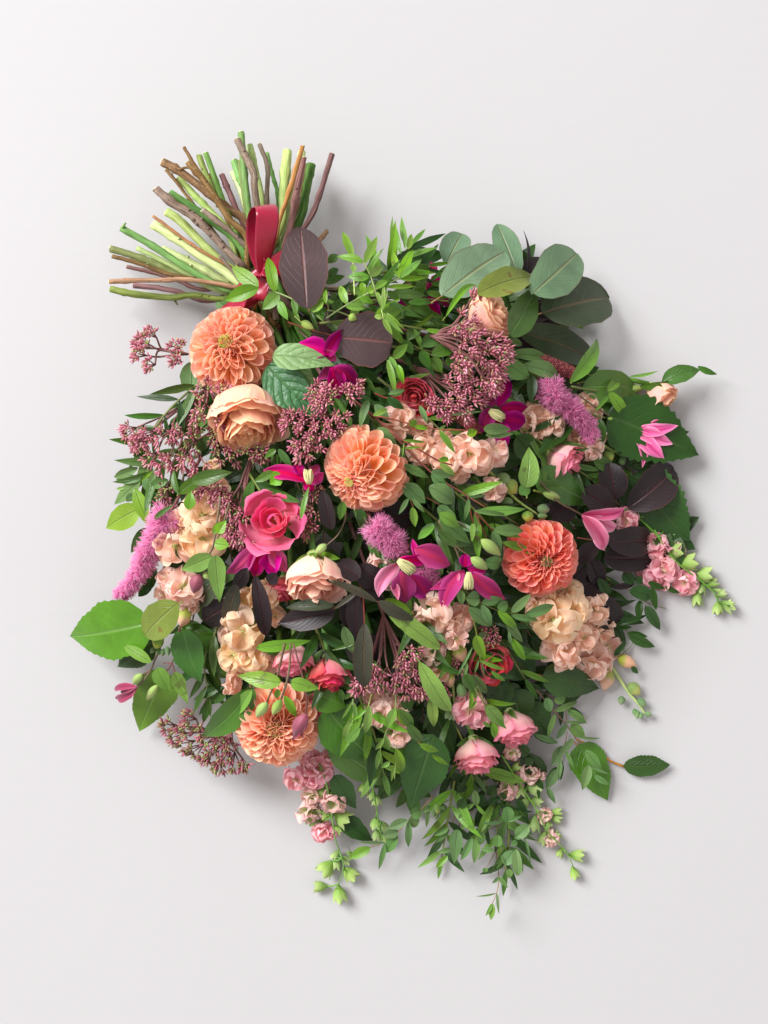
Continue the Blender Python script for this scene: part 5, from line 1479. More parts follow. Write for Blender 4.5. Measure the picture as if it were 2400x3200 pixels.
sprigs('laurel_sprig', 'bright leaf with pale veins slanting below the left of the two magenta clematis', 'I', [(240, 740), (300, 800)], [(270, 760, 705, 1092, 145, dict(shape='obl', bend=0.04, wave=0.04)), (265, 695, 505, 835, 95, dict(shape='el', l0=1.0))], 'leaf_bright', lev=1.12, smat='stem_lime')
sprigs('laurel_sprig', 'long bright leaf beside the lower stock stem', 'I', [(500, 1150), (545, 1200)], [(540, 1195, 782, 1600, 150, dict(shape='obl', bend=0.05, wave=0.04)), (630, 1460, 655, 1720, 90, dict(l0=1.0))], 'leaf_lime', lev=1.2, smat='stem_lime', low=0.010)
sprigs('laurel_sprig', 'green leaves below the middle sedum and the purple leaf', 'L', [(1100, 60), (1120, 150)], [(1090, 20, 1170, 260, 100, dict(mat='leaf_grey')), (1180, 170, 980, 230, 30), (330, 205, 815, 140, 105, dict(mat='leaf_bright', l0=1.1)), (440, 170, 540, 270, 120), (1060, 560, 1075, 690, 60), (1140, 540, 1180, 650, 80), (1540, 500, 1600, 640, 90), (1620, 600, 1659, 760, 120), (1100, 650, 1160, 560, 40)], 'leaf_mid', lev=1.0, smat='stem_olive')

# eucalyptus through the middle
EU = 'eucalyptus_sprig'
sprigs(EU, 'longest eucalyptus branch running diagonally from the top to the coral dahlia', 'F', [(-200, 90, 0.95), (60, 290), (300, 500), (620, 825), (920, 1020), (1095, 1130)],
       [(630, 828, 826, 852, 80, dict(shape='ov')), (632, 850, 768, 975, 80), (690, 1100, 850, 1268, 105, dict(shape='ov')), (418, 925, 588, 1078, 140), (615, 945, 808, 1065, 150, dict(shape='obl')), (920, 1030, 1078, 1015, 24), (930, 1040, 892, 1225, 46), (975, 1240, 950, 1388, 44, dict(mat='leaf_bright')), (970, 1140, 1270, 1180, 42), (1132, 1290, 1372, 1300, 88), (1120, 1300, 1185, 1470, 76), (300, 640, 430, 720, 100), (200, 480, 360, 620, 100), (180, 290, 300, 420, 80), (410, 770, 620, 880, 70), (130, 250, 60, 480, 70), (480, 1110, 505, 1270, 66, dict(mat='leaf_bright')), (450, 1040, 370, 1170, 40), (480, 1040, 580, 1155, 40), (700, 1190, 950, 1410, 120), (650, 1240, 520, 1370, 70), (760, 1120, 830, 1240, 60)], 'leaf_grey', lev=1.04, smat='stalk_red', w0=22, w1=12, low=0.010,
       stalks=[[(920, 1020), (965, 1240)], [(980, 1150), (1130, 1295)], [(980, 1150), (1080, 1370)], [(590, 1030), (700, 1090)], [(460, 1040), (490, 1110)]])
sprigs(EU, 'eucalyptus twig with tiny leaves crossing the peach stock, upper one', 'F', [(190, 380), (350, 415), (500, 455), (690, 490), (880, 495), (1035, 520)], [(455, 440, 520, 440, 60, dict(shape='rnd')), (698, 500, 828, 682, 54), (918, 535, 995, 500, 70), (500, 470, 615, 485, 40), (690, 490, 750, 455, 24), (168, 378, 288, 325, 46)], 'leaf_bright', lev=1.16, smat='stalk_red', w0=13, w1=12, low=0.012)
sprigs(EU, 'eucalyptus twig ending in two leaves over the clematis', 'F', [(180, 200), (280, 240), (540, 295), (790, 380), (1055, 478)], [(1050, 490, 1270, 487, 98, dict(shape='ov')), (1065, 535, 1292, 525, 60), (538, 300, 600, 446, 48), (790, 375, 1045, 345, 26), (280, 240, 420, 330, 70, dict(mat='leaf_dark')), (290, 210, 425, 175, 40)], 'leaf_grey', lev=1.14, smat='stalk_red', w0=13, w1=9, low=0.012)
sprigs(EU, 'eucalyptus twig with tiny leaves crossing the peach stock, lower one', 'F', [(300, 500), (410, 580), (560, 665), (700, 745), (850, 785), (975, 820)], [(690, 738, 768, 728, 46, dict(shape='rnd')), (700, 760, 828, 858, 56), (410, 575, 590, 590, 26), (415, 590, 400, 725, 12), (420, 640, 560, 630, 20)], 'leaf_bright', lev=1.16, smat='stalk_red', w0=16, w1=12, low=0.012)
sprigs(EU, 'eucalyptus twig with rounded leaves left of the coral dahlia', 'I', [(760, 470), (860, 590), (1020, 715), (1150, 780), (1260, 810), (1385, 820)],
       [(912, 690, 1015, 690, 118, dict(shape='rnd')), (1035, 722, 1205, 690, 78), (1035, 740, 1115, 915, 76), (1160, 788, 1325, 938, 72, dict(mat='leaf_bright')), (1270, 800, 1428, 655, 74), (1382, 815, 1615, 740, 90), (1268, 825, 1492, 862, 52), (1290, 850, 1455, 892, 18), (1230, 880, 1365, 1042, 76), (1275, 1005, 1385, 1192, 70, dict(mat='leaf_bright')), (930, 765, 1105, 915, 100), (1160, 770, 1245, 720, 90), (1250, 950, 1265, 1060, 30), (860, 620, 880, 740, 70), (1060, 390, 1200, 410, 110, dict(shape='rnd', l0=0.9)), (890, 270, 1025, 300, 120, dict(shape='rnd', l0=0.85)), (640, 500, 730, 430, 100, dict(l0=0.85)), (680, 180, 960, 265, 110, dict(l0=0.95))], 'leaf_grey', lev=1.12, smat='stem_olive', w0=14, w1=9, low=0.010)
sprigs(EU, 'eucalyptus twig hanging down beside the coral rose', 'I', [(870, 600), (940, 760), (990, 950), (1020, 1160), (1060, 1310)],
       [(985, 985, 1060, 1195, 94, dict(shape='ov', mat='leaf_bright')), (1030, 1190, 1225, 1260, 34, dict(mat='leaf_bright')), (1110, 1270, 1222, 1345, 40, dict(mat='leaf_bright')), (1010, 1180, 975, 1290, 22), (960, 1080, 840, 1310, 22), (920, 1200, 890, 1320, 30), (1030, 1190, 1055, 1310, 18), (960, 1300, 1080, 1450, 90, dict(l0=0.9)), (900, 1280, 960, 1430, 90, dict(l0=0.95)), (1010, 970, 1110, 1010, 60, dict(l0=0.9)), (1060, 1540, 1215, 1680, 100, dict(mat='leaf_bright'))], 'leaf_grey', lev=1.12, smat='stem_olive', w0=14, w1=9, low=0.010, stalks=[[(960, 1080), (900, 1220)], [(1000, 1390), (1080, 1550)]])
sprigs(EU, 'bright eucalyptus tips hanging over the lower peach stock', 'L', [(1330, 600), (1300, 720), (1250, 880), (1150, 1000)],
       [(1310, 705, 1275, 945, 76), (1230, 900, 1080, 1040, 80), (1290, 730, 1150, 840, 44), (1170, 660, 1070, 825, 26), (1180, 680, 1210, 860, 44), (1150, 830, 1075, 1000, 60), (1170, 820, 1120, 900, 50)], 'leaf_bright', lev=1.12, smat='stem_lime', w0=12, w1=8, low=0.014, stalks=[[(1170, 650), (1170, 800), (1130, 900)]])
sprigs(EU, 'slender bright eucalyptus shoot left of the big dark hanging leaf', 'L', [(1530, 560), (1535, 720), (1460, 920), (1400, 1100)],
       [(1535, 725, 1460, 905, 82), (1545, 735, 1659, 900, 70), (1400, 1085, 1368, 1258, 50), (1405, 1100, 1420, 1230, 24), (1540, 1080, 1598, 1285, 90), (1490, 1190, 1410, 1240, 44), (1440, 980, 1360, 1090, 40), (1450, 960, 1490, 1090, 50), (1525, 1230, 1500, 1360, 28)], 'leaf_bright', lev=1.1, smat='stem_lime', w0=12, w1=8, low=0.014, stalks=[[(1540, 730), (1540, 1080), (1530, 1340)]])
sprigs(EU, 'lime leaves lying along the edge of the dark hanging leaf', 'N', [(-30, 330), (60, 470), (170, 620), (280, 720), (400, 800)],
       [(170, 620, 338, 688, 64), (275, 712, 420, 802, 44), (60, 440, 205, 620, 90, dict(mat='leaf_mid')), (-10, 320, 120, 480, 90, dict(mat='leaf_mid'))], 'leaf_bright', lev=1.25, smat='stem_rust', w0=12, low=0.022)
sprigs(EU, 'lime shoot over the pair of pink roses', 'N', [(630, 110), (690, 210), (745, 300), (830, 420)], [(745, 290, 900, 480, 110), (800, 440, 820, 570, 70), (720, 430, 790, 480, 40), (840, 410, 920, 490, 34), (620, 180, 600, 330, 40), (660, 240, 610, 320, 30), (560, 20, 640, 170, 90, dict(mat='leaf_mid'))], 'leaf_bright', lev=1.28, smat='stem_olive', w0=18, w1=9, low=0.022)

# eucalyptus trailing at the bottom
sprigs(EU, 'eucalyptus tip trailing left along the bottom edge', 'M', [(1250, 380), (1165, 480), (1040, 600), (950, 690), (865, 762), (705, 828), (640, 850)],
       [(1060, 540, 1150, 500, 110, dict(shape='rnd')), (1040, 590, 1135, 600, 110, dict(shape='rnd', l0=0.4)), (1042, 598, 1040, 835, 62), (1035, 590, 855, 662, 84), (955, 685, 808, 720, 90), (945, 715, 835, 878, 96), (838, 785, 590, 778, 26), (835, 790, 785, 1022, 50), (712, 825, 522, 915, 92, dict(mat='leaf_bright')), (560, 880, 500, 870, 40, dict(mat='leaf_bright')), (1165, 510, 1235, 465, 60), (1215, 490, 1195, 650, 40), (540, 870, 520, 805, 8)], 'leaf_grey', lev=0.6, low=0.02, smat='stem_tan', w0=11, w1=7)
sprigs(EU, 'eucalyptus spray at the bottom with the lowest hanging tip', 'N', [(960, 1080), (900, 1290), (830, 1510), (855, 1770), (835, 1910), (795, 2005)],
       [(930, 1300, 925, 1165, 110, dict(shape='rnd')), (840, 1510, 845, 1410, 90, dict(shape='rnd')), (815, 1540, 700, 1525, 52), (855, 1772, 793, 1826, 32), (855, 1772, 934, 1866, 40), (833, 1910, 652, 1940, 18), (838, 1912, 855, 2095, 26), (798, 2000, 786, 2145, 62, dict(mat='leaf_bright')), (890, 1290, 700, 1310, 36), (740, 1690, 730, 1735, 50), (920, 1290, 1060, 1240, 36), (795, 2010, 740, 2110, 30, dict(mat='leaf_bright'))], 'leaf_grey', lev=0.5, low=0.03, smat='stem_tan', w0=13, w1=6, stalks=[[(825, 1550), (745, 1700)], [(900, 1290), (740, 1380)], [(820, 1530), (915, 1720)]])
sprigs(EU, 'eucalyptus side twig right of the lowest hanging tip', 'N', [(900, 1290), (1000, 1360), (1060, 1400), (985, 1550), (935, 1730)],
       [(1000, 1420, 1110, 1330, 110, dict(shape='rnd')), (1060, 1400, 985, 1440, 60), (985, 1545, 895, 1660, 110, dict(shape='rnd')), (1000, 1530, 1020, 1760, 90, dict(shape='obl')), (945, 1700, 945, 1785, 60), (970, 1650, 990, 1700, 30), (1070, 1405, 1132, 1672, 24), (1040, 1560, 1062, 1740, 20), (870, 1580, 920, 1700, 14), (960, 1470, 1015, 1480, 55, dict(shape='rnd'))], 'leaf_grey', lev=0.5, low=0.026, smat='stem_olive', w0=9, w1=6)
sprigs(EU, 'eucalyptus spray below the deeper pink rose, leftmost at the bottom', 'N', [(590, 930), (565, 1150), (520, 1300), (480, 1480), (460, 1640)],
       [(420, 1335, 298, 1416, 48), (425, 1350, 310, 1485, 56), (495, 1360, 465, 1660, 116, dict(shape='ov')), (432, 1528, 332, 1556, 50), (412, 1588, 308, 1694, 58, dict(mat='leaf_bright')), (620, 1430, 525, 1632, 74), (660, 1440, 640, 1656, 74), (700, 1380, 690, 1500, 80), (555, 1090, 500, 1190, 90, dict(mat='leaf_dark')), (650, 1020, 660, 1170, 70), (640, 1140, 500, 1215, 40, dict(mat='leaf_bright')), (660, 1150, 760, 1256, 34, dict(mat='leaf_bright')), (560, 1230, 510, 1290, 60), (590, 1260, 530, 1360, 50, dict(mat='leaf_bright')), (600, 1240, 640, 1350, 50, dict(mat='leaf_bright')), (540, 1520, 500, 1560, 40)], 'leaf_grey', lev=0.55, low=0.026, smat='stem_rust', w0=12, w1=7, stalks=[[(500, 1200), (430, 1340)], [(650, 940), (650, 1150), (560, 1280)], [(590, 1480), (740, 1390)], [(500, 1540), (410, 1590)]])
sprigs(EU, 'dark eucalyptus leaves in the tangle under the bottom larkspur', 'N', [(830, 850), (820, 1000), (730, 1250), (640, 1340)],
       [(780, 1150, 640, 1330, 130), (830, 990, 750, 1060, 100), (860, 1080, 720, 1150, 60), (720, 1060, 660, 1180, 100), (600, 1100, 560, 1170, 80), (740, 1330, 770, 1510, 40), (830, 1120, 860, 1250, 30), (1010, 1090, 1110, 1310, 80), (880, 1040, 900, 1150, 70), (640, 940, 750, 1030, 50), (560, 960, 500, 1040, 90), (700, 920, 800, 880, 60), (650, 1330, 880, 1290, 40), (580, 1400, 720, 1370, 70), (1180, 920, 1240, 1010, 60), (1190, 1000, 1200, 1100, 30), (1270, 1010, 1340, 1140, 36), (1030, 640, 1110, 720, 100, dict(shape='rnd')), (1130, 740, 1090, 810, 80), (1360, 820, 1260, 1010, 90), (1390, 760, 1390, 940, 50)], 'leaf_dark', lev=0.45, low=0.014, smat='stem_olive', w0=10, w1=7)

# narrow-leaved greenery showing between the flowers
WL = [((1000, 1010), (1150, 1000), (1330, 1030), 'leaf_bright', 1.02, 'right of the sideways purple leaf'),
      ((1170, 890), (1235, 820), (1285, 765), 'leaf_bright', 1.05, 'standing up at the top edge'),
      ((1180, 1180), (1330, 1300), (1450, 1420), 'leaf_bright', 0.78, 'slanting below the upper coral red rose'),
      ((1350, 1480), (1480, 1590), (1590, 1720), 'leaf_bright', 0.86, 'slanting towards the coral dahlia'),
      ((1400, 1980), (1470, 2090), (1520, 2210), 'leaf_bright', 0.74, 'slanting above the pair of pink roses'),
      ((1050, 905), (1200, 850), (1340, 830), 'leaf_bright', 1.05, 'just under the top edge beside the bright sprigs'),
      ((1060, 960), (1240, 930), (1440, 945), 'leaf_mid', 1.0, 'left of the stalks of the large sedum head'),
      ((1130, 1080), (1300, 1090), (1470, 1130), 'leaf_mid', 0.8, 'between the two top sedum heads'),
      ((1010, 1150), (1090, 1230), (1180, 1330), 'leaf_mid', 0.85, 'left of the half hidden coral rose'),
      ((1180, 1330), (1320, 1440), (1440, 1560), 'leaf_mid', 0.8, 'right of the centre dahlia'),
      ((1290, 1420), (1460, 1540), (1620, 1640), 'leaf_dark', 0.8, 'below the crosswise peach stock'),
      ((1290, 1560), (1400, 1660), (1500, 1790), 'leaf_mid', 0.8, 'above the right one of the two magenta clematis'),
      ((1120, 1620), (1190, 1720), (1230, 1800), 'leaf_mid', 0.8, 'below the centre dahlia'),
      ((640, 1180), (520, 1290), (440, 1410), 'leaf_mid', 0.8, 'behind the wide sedum spray at the left'),
      ((620, 1330), (520, 1440), (430, 1520), 'leaf_mid', 0.8, 'under the wide sedum spray at the left'),
      ((780, 1480), (820, 1560), (790, 1660), 'leaf_mid', 0.8, 'above the hot pink bloom'),
      ((1270, 1830), (1320, 1990), (1340, 2140), 'leaf_mid', 0.85, 'beside the dusty peach stock'),
      ((1480, 1850), (1560, 1990), (1640, 2120), 'leaf_mid', 0.7, 'right of the coral rose in shadow'),
      ((1340, 2140), (1440, 2300), (1480, 2440), 'leaf_mid', 0.62, 'left of the deeper pink rose'),
      ((1480, 2380), (1540, 2500), (1560, 2640), 'leaf_bright', 0.6, 'below the deeper pink rose'),
      ((1420, 2440), (1400, 2560), (1380, 2680), 'leaf_bright', 0.55, 'hanging left in the bottom tangle'),
      ((1560, 2480), (1590, 2600), (1580, 2720), 'leaf_mid', 0.5, 'hanging in the middle of the bottom tangle'),
      ((1120, 2170), (1170, 2300), (1200, 2420), 'leaf_bright', 0.85, 'over the glossy leaves at the bottom'),
      ((960, 1900), (1010, 2020), (1040, 2130), 'leaf_mid', 0.85, 'left of the middle sedum fan'),
      ((1620, 1330), (1740, 1420), (1850, 1500), 'leaf_mid', 0.85, 'behind the blush rose'),
      ((680, 1960), (640, 2060), (650, 2170), 'leaf_mid', 0.7, 'below the left stock spike')]
for a, b, e, m_, lv, where in WL:
    spray('willow_sprig', 'narrow-leaved green sprig ' + where, 'Y', [(*a, lv * 0.9), (*b, lv), (*e, lv * 0.95)], 5, random.uniform(120, 175), random.uniform(0.17, 0.24), [m_, m_, 'leaf_dark'], smat='stem_olive', shape='lan', w0=9, w1=5, grow=0.4, ang=0.7, low=0.010, lift=0.45, jitter=0.5, group='narrow-leaved sprigs between the flowers')

# ------------------------------------------------------------------ dahlias
dahlia('peach dahlia at the upper left below the ribbon', 'X', 499, 753, 96, 1.06, (-0.16, 0.22, 0.95), 'dahlia_peach', n=150)
dahlia('peach dahlia in the centre turned to lower left', 'X', 784, 1017, 93, 1.0, (-0.52, -0.44, 0.73), 'dahlia_peach', n=145, flat=0.72, start=0, disc_r=0.08)
dahlia('coral dahlia at the right with a dark eye', 'X', 1170, 1207, 85, 1.0, (0.16, -0.12, 0.95), 'dahlia_coral', disc='disc_dark', n=155, disc_r=0.11, inner='dahlia_coral')
dahlia('apricot dahlia with a yellow eye, lowest of the dahlias', 'X', 598, 1567, 94, 1.05, (0.0, -0.16, 0.97), 'dahlia_apricot', n=150, flat=0.52, disc_r=0.16)

# ------------------------------------------------------------------ roses
rose('garden_rose', 'peach garden rose under the upper left dahlia, cup facing down', 'B', 1000, 950, 265, 1.0, (0.04, -0.84, 0.50), 'rose_peach', 'rose_peach_inner', h=1.7, layers=9, open_=0.3, sepals=False, swirl=0.8, rough=0.7)
rose('lisianthus', 'hot pink open bloom left of centre, ragged petal edges', 'G', 415, 895, 232, 1.05, (-0.05, 0.12, 0.96), 'rose_hot', 'rose_hot', h=1.05, layers=3, open_=0.5, sepals=False, swirl=0.0, rough=1.5, r0=0.46, heart=False)
rose('rose_bud', 'cream and blush rose bud with green sepals facing down', 'G', 785, 1420, 240, 1.04, (0.06, -0.86, 0.46), 'rose_cream', 'rose_blush_inner', h=1.75, layers=7, open_=0.36, rough=0.9, point=0.10)
rose('rose', 'pale pink rose below the purple leaves, left of the coral pink one', 'L', 665, 320, 165, 0.98, (0.02, -0.92, 0.36), 'rose_pink', 'rose_pink', h=1.7, layers=5, open_=0.4, sepals=False)
rose('rose', 'coral pink rose right of the pale pink one above the bottom dahlia', 'L', 970, 445, 170, 0.95, (0.10, -0.92, 0.36), 'rose_coral_pale', 'rose_coral', h=1.75, layers=5, open_=0.5, sepals=False)
rose('rose', 'deeper pink rose hanging down at the bottom, left of a pair', 'N', 655, 745, 185, 1.02, (0.12, -0.92, 0.34), 'rose_pink', 'rose_pink', h=1.75, layers=6, open_=0.6, sep_mat='leaf_mid')
rose('rose', 'paler pink rose hanging down at the bottom, right of a pair', 'N', 985, 500, 175, 1.02, (0.28, -0.88, 0.36), 'rose_pink', 'rose_pink', h=1.85, layers=5, open_=0.45, sep_mat='leaf_mid')
rose('rose', 'coral red rose half hidden under the top sedum', 'F', 500, 215, 150, 0.86, (-0.15, -0.4, 0.86), 'rose_coral', 'rose_coral', h=1.5, layers=6, open_=0.45, sepals=False)
rose('rose', 'coral red rose in shadow below the right magenta clematis', 'I', 1100, 1200, 165, 0.85, (0.35, -0.35, 0.8), 'rose_coral', 'rose_coral', h=1.5, layers=5, open_=0.5, sepals=False)
rose('rose', 'blush pink rose facing right below the right plume', 'E', 395, 905, 145, 0.95, (0.72, -0.48, 0.42), 'rose_pink', 'rose_pink', h=1.75, layers=5, open_=0.4, sepals=False)
rose('rose', 'peach rose behind the sedum at the top right', 'D', 575, 820, 185, 1.4, (0.72, 0.42, 0.45), 'rose_peach', 'rose_peach', h=1.7, layers=5, open_=0.35, sepals=False)
rose('rose', 'small yellow and peach rose peeping out at the right edge', 'E', 1080, 445, 135, 0.75, (0.5, -0.75, 0.35), 'rose_peach', 'rose_peach_inner', h=1.7, layers=5, open_=0.4, sepals=False)
rose('rose', 'dim pink bloom in the shadow left of the cream rose', 'G', 500, 1500, 130, 0.75, (-0.1, -0.8, 0.5), 'rose_coral_pale', 'rose_coral_pale', h=1.6, layers=4, open_=0.4, sepals=False)

# ------------------------------------------------------------------ stock spikes
stock('peach stock spike at the left beside the long pink plume', 'H', 1100, 850, 0.98, [(1250, 500, 140, 0.92, 'stock_apricot'), (1200, 640, 165, 1.0, 'stock_apricot'), (1200, 830, 170, 1.05, 'stock_apricot'), (965, 905, 150, 1.1), (1040, 700, 130, 1.0)], 'stock_peach', stem=[(1100, 700), (1150, 900)])
stock('blush stock spike below the left peach one with green buds at its tip', 'H', 980, 1230, 0.98, [(885, 1180, 95, 0.95), (1010, 1260, 145, 1.05), (1160, 1330, 85, 0.9), (860, 1320, 70, 0.75), (1090, 1430, 75, 0.85)], 'stock_blush',
      stem=[(1060, 1250), (1000, 1420), (910, 1590), (850, 1714), (800, 1790)], buds=[(940, 1360, 880, 1500, 88), (1065, 1440, 1010, 1600, 120), (835, 1680, 790, 1790, 100, 'bud_yellow'), (960, 1680, 1040, 1760, 86, 'bud_yellow'), (830, 1790, 800, 1850, 50, 'bud_sage'), (860, 1790, 850, 1855, 46, 'bud_sage'), (890, 1770, 905, 1850, 50, 'bud_sage'), (780, 1780, 750, 1830, 40, 'bud_sage')])
stock('peach stock under the purple leaves at the lower left', 'K', 1320, 520, 0.95, [(1330, 420, 145, 1.02, 'stock_apricot'), (1250, 590, 110, 0.95, 'stock_apricot'), (1390, 600, 105, 0.95, 'stock_apricot'), (1250, 790, 85, 0.95), (1310, 180, 105, 0.75, 'stock_apricot'), (1460, 150, 105, 0.8, 'stock_apricot'), (1230, 450, 80, 0.8), (1560, 300, 70, 0.7), (1530, 660, 70, 0.75, 'stock_blush')], 'stock_peach', stem=[(1380, 560), (1370, 700), (1390, 900)])
stock('peach stock spike lying crosswise right of the centre dahlia', 'F', 760, 700, 1.0, [(385, 430, 125, 0.92, 'stock_peach'), (560, 480, 85, 0.88), (570, 660, 110, 0.92, 'stock_peach'), (745, 720, 130, 1.0), (930, 690, 145, 1.08), (1140, 665, 105, 1.02, 'stock_blush'), (830, 800, 95, 0.95), (1030, 740, 90, 0.98), (715, 560, 70, 0.9)], 'stock_peach',
      stem=[(900, 700), (1110, 840), (1300, 1040), (1500, 1180)], buds=[(1150, 860, 1270, 930, 110, 'bud_sage'), (1220, 900, 1310, 1000, 120, 'bud_yellow'), (1400, 1140, 1400, 1230, 90, 'bud_yellow'), (1480, 1120, 1575, 1130, 80, 'bud_sage'), (1480, 1180, 1560, 1180, 50, 'bud_sage'), (1220, 1030, 1255, 1130, 90, 'bud_sage')])
stock('small blush stock floret below the crosswise peach spike', 'F', 1110, 980, 0.98, [(1125, 980, 88, 1.0)], 'stock_blush', stem=[(1000, 900), (1060, 950)], w=26)
stock('peach stock behind the right pink plume', 'E', 300, 600, 0.85, [(170, 620, 115, 0.9), (265, 650, 105, 0.95), (130, 560, 90, 0.8), (470, 740, 90, 0.88), (535, 470, 80, 0.8), (600, 560, 70, 0.8)], 'stock_peach', stem=[(300, 600), (500, 700)])
stock('blush stock with yellow buds right of the blush rose', 'E', 590, 800, 0.95, [(590, 810, 95, 1.0), (640, 720, 55, 0.95)], 'stock_blush', stem=[(560, 700), (700, 800), (820, 860)], buds=[(700, 710, 800, 740, 90, 'bud_yellow'), (700, 830, 735, 905, 80, 'bud_yellow'), (790, 850, 880, 850, 60, 'bud_sage'), (800, 880, 830, 930, 60, 'bud_sage'), (830, 860, 870, 830, 40, 'bud_sage')])
stock('large peach stock spike below the coral dahlia', 'J', 450, 950, 1.0, [(390, 690, 100, 0.85, 'stock_apricot'), (260, 720, 80, 0.8, 'stock_apricot'), (290, 900, 145, 1.05, 'stock_apricot'), (430, 840, 125, 1.1, 'stock_apricot'), (590, 810, 115, 1.05), (630, 960, 115, 1.05), (360, 1120, 125, 1.1), (510, 1020, 110, 1.2), (570, 1210, 135, 1.25, 'stock_blush'), (690, 1080, 100, 1.15, 'stock_blush'), (200, 820, 90, 0.85, 'stock_apricot'), (160, 780, 70, 0.8)], 'stock_peach',
      stem=[(560, 1050), (700, 1210), (830, 1400), (920, 1510), (960, 1575)], buds=[(760, 1160, 895, 1225, 90), (700, 1250, 660, 1400, 110), (840, 1350, 920, 1430, 90, 'bud_yellow'), (790, 1440, 785, 1505, 56, 'bud_sage'), (910, 1460, 965, 1520, 56, 'bud_sage'), (955, 1560, 1010, 1580, 44, 'bud_sage'), (900, 1540, 900, 1605, 46, 'bud_sage'), (930, 1560, 925, 1605, 40, 'bud_sage'), (880, 1530, 890, 1590, 40, 'bud_sage')])
stock('dusty peach stock below the magenta clematis with a long bare stem', 'I', 700, 900, 0.98, [(640, 820, 140, 0.98), (770, 880, 95, 0.98), (870, 850, 100, 0.95), (540, 870, 80, 0.85), (835, 1020, 85, 1.05, 'stock_blush'), (640, 1130, 90, 0.95, 'stock_blush'), (690, 1280, 70, 0.9)], 'stock_peach',
      stem=[(700, 930), (770, 1180), (805, 1380), (825, 1590)], buds=[(830, 1050, 880, 1195, 120), (770, 1270, 785, 1400, 85), (860, 1370, 890, 1500, 80, 'bud_sage'), (850, 1510, 850, 1590, 64, 'bud_yellow'), (780, 1580, 745, 1650, 46, 'bud_sage'), (820, 1600, 810, 1665, 46, 'bud_sage'), (850, 1600, 865, 1665, 46, 'bud_sage'), (800, 1600, 775, 1660, 40, 'bud_sage')])
stock('pale peach stock under the middle sedum, half covered by lime leaves', 'L', 1430, 790, 0.92, [(1400, 780, 125, 0.95, 'stock_blush'), (1540, 730, 100, 0.95, 'stock_blush'), (1560, 950, 105, 0.95, 'stock_blush'), (1340, 630, 90, 0.8), (1590, 1070, 70, 0.75), (1450, 640, 70, 0.75)], 'stock_blush', stem=[(1450, 600), (1540, 900)])
stock('peach stock petals above the left stock, under the wavy leaf', 'H', 1290, 400, 0.85, [(1330, 380, 90, 0.85, 'stock_apricot'), (1290, 215, 60, 0.85, 'stock_apricot')], 'stock_apricot', stem=[(1250, 300), (1300, 420)])
stock('pink carnation-like floret above the pair of pink roses', 'I', 960, 1570, 0.95, [(950, 1580, 120, 1.0, 'larkspur_pink'), (1010, 1640, 90, 0.95, 'larkspur_pink'), (900, 1510, 70, 0.9, 'larkspur_pink')], 'larkspur_pink', stem=[(960, 1400), (950, 1560)], name='pink_floret_spike')
stock('cream petal cluster behind the left magenta clematis', 'I', 230, 420, 0.8, [(230, 420, 90, 0.85, 'stock_blush'), (320, 560, 70, 0.85, 'stock_blush')], 'stock_blush', stem=[(200, 400), (260, 500)])
stock('salmon petals behind the right edge of the bottom dahlia', 'L', 850, 720, 0.8, [(860, 720, 110, 0.8, 'rose_coral_pale')], 'rose_coral_pale', stem=[(800, 600), (850, 700)], name='salmon_bloom')

# ------------------------------------------------------------------ clematis
clematis('magenta clematis in front of the sideways purple leaf', 'C', 350, 1200, 1.15, [(345, 1190, 85, 1075, 230, dict(bend=0.12, curl=0.1)), (330, 1210, 500, 955, 150, dict(bend=0.1, roll=0.6, curve=-0.12, mat='clematis_plum')), (380, 1290, 435, 1570, 210, dict(l1=0.95)), (390, 1300, 620, 1430, 200, dict(mat='clematis_plum', l1=0.95)), (420, 1300, 250, 1410, 130, dict(l0=1.0)), (300, 1150, 420, 1240, 130)], low=0.012)
clematis('plum clematis with a cream tuft under the dark sedum', 'G', 690, 560, 1.02, [(700, 570, 315, 470, 175, dict(curve=0.05)), (690, 570, 785, 640, 110), (740, 580, 868, 490, 120), (680, 520, 610, 400, 120, dict(mat='clematis_plum')), (740, 520, 820, 420, 110, dict(mat='clematis_plum'))], 'clematis_magenta', stamens=(735, 590, 728, 460, 100))
clematis('dusky magenta clematis hanging below the hot pink bloom', 'G', 320, 1120, 1.0, [(300, 1130, 5, 1370, 190, dict(curve=-0.06)), (310, 1140, 260, 1400, 200), (400, 1170, 420, 1390, 250, dict(roll=0.3)), (390, 1150, 545, 1350, 170), (300, 1130, 120, 1250, 150, dict(mat='clematis_plum'))], 'clematis_magenta')
clematis('magenta clematis with cream tuft beside the small plume, left of two', 'I', 360, 380, 1.1, [(375, 395, 205, 690, 165, dict(curve=0.14, mat='clematis_pink')), (380, 375, 625, 380, 130, dict(roll=0.3)), (500, 290, 790, 430, 215, dict(bend=0.12)), (520, 380, 480, 210, 75), (400, 470, 430, 735, 230, dict(mat='clematis_plum', l0=1.0, l1=0.95)), (470, 500, 630, 680, 230, dict(mat='clematis_plum', l0=1.0, l1=0.95)), (330, 560, 370, 700, 80, dict(mat='clematis_pink', l0=0.98))], 'clematis_magenta', stamens=(368, 385, 490, 480, 110), stem=[(90, 30), (200, 210), (360, 380)])
clematis('magenta clematis with cream tuft and two spread petals, right of two', 'I', 890, 440, 1.1, [(890, 460, 735, 800, 185, dict(curve=0.12)), (950, 480, 1258, 690, 175, dict(curve=0.10)), (900, 440, 905, 330, 130, dict(mat='clematis_plum')), (960, 470, 1020, 660, 110, dict(mat='clematis_plum', l0=0.98)), (860, 520, 630, 620, 110, dict(l0=1.0)), (920, 450, 1080, 480, 90), (840, 470, 800, 560, 120, dict(mat='clematis_pink'))], 'clematis_magenta', stamens=(930, 480, 930, 615, 95), stem=[(700, 30), (800, 230), (885, 440)])
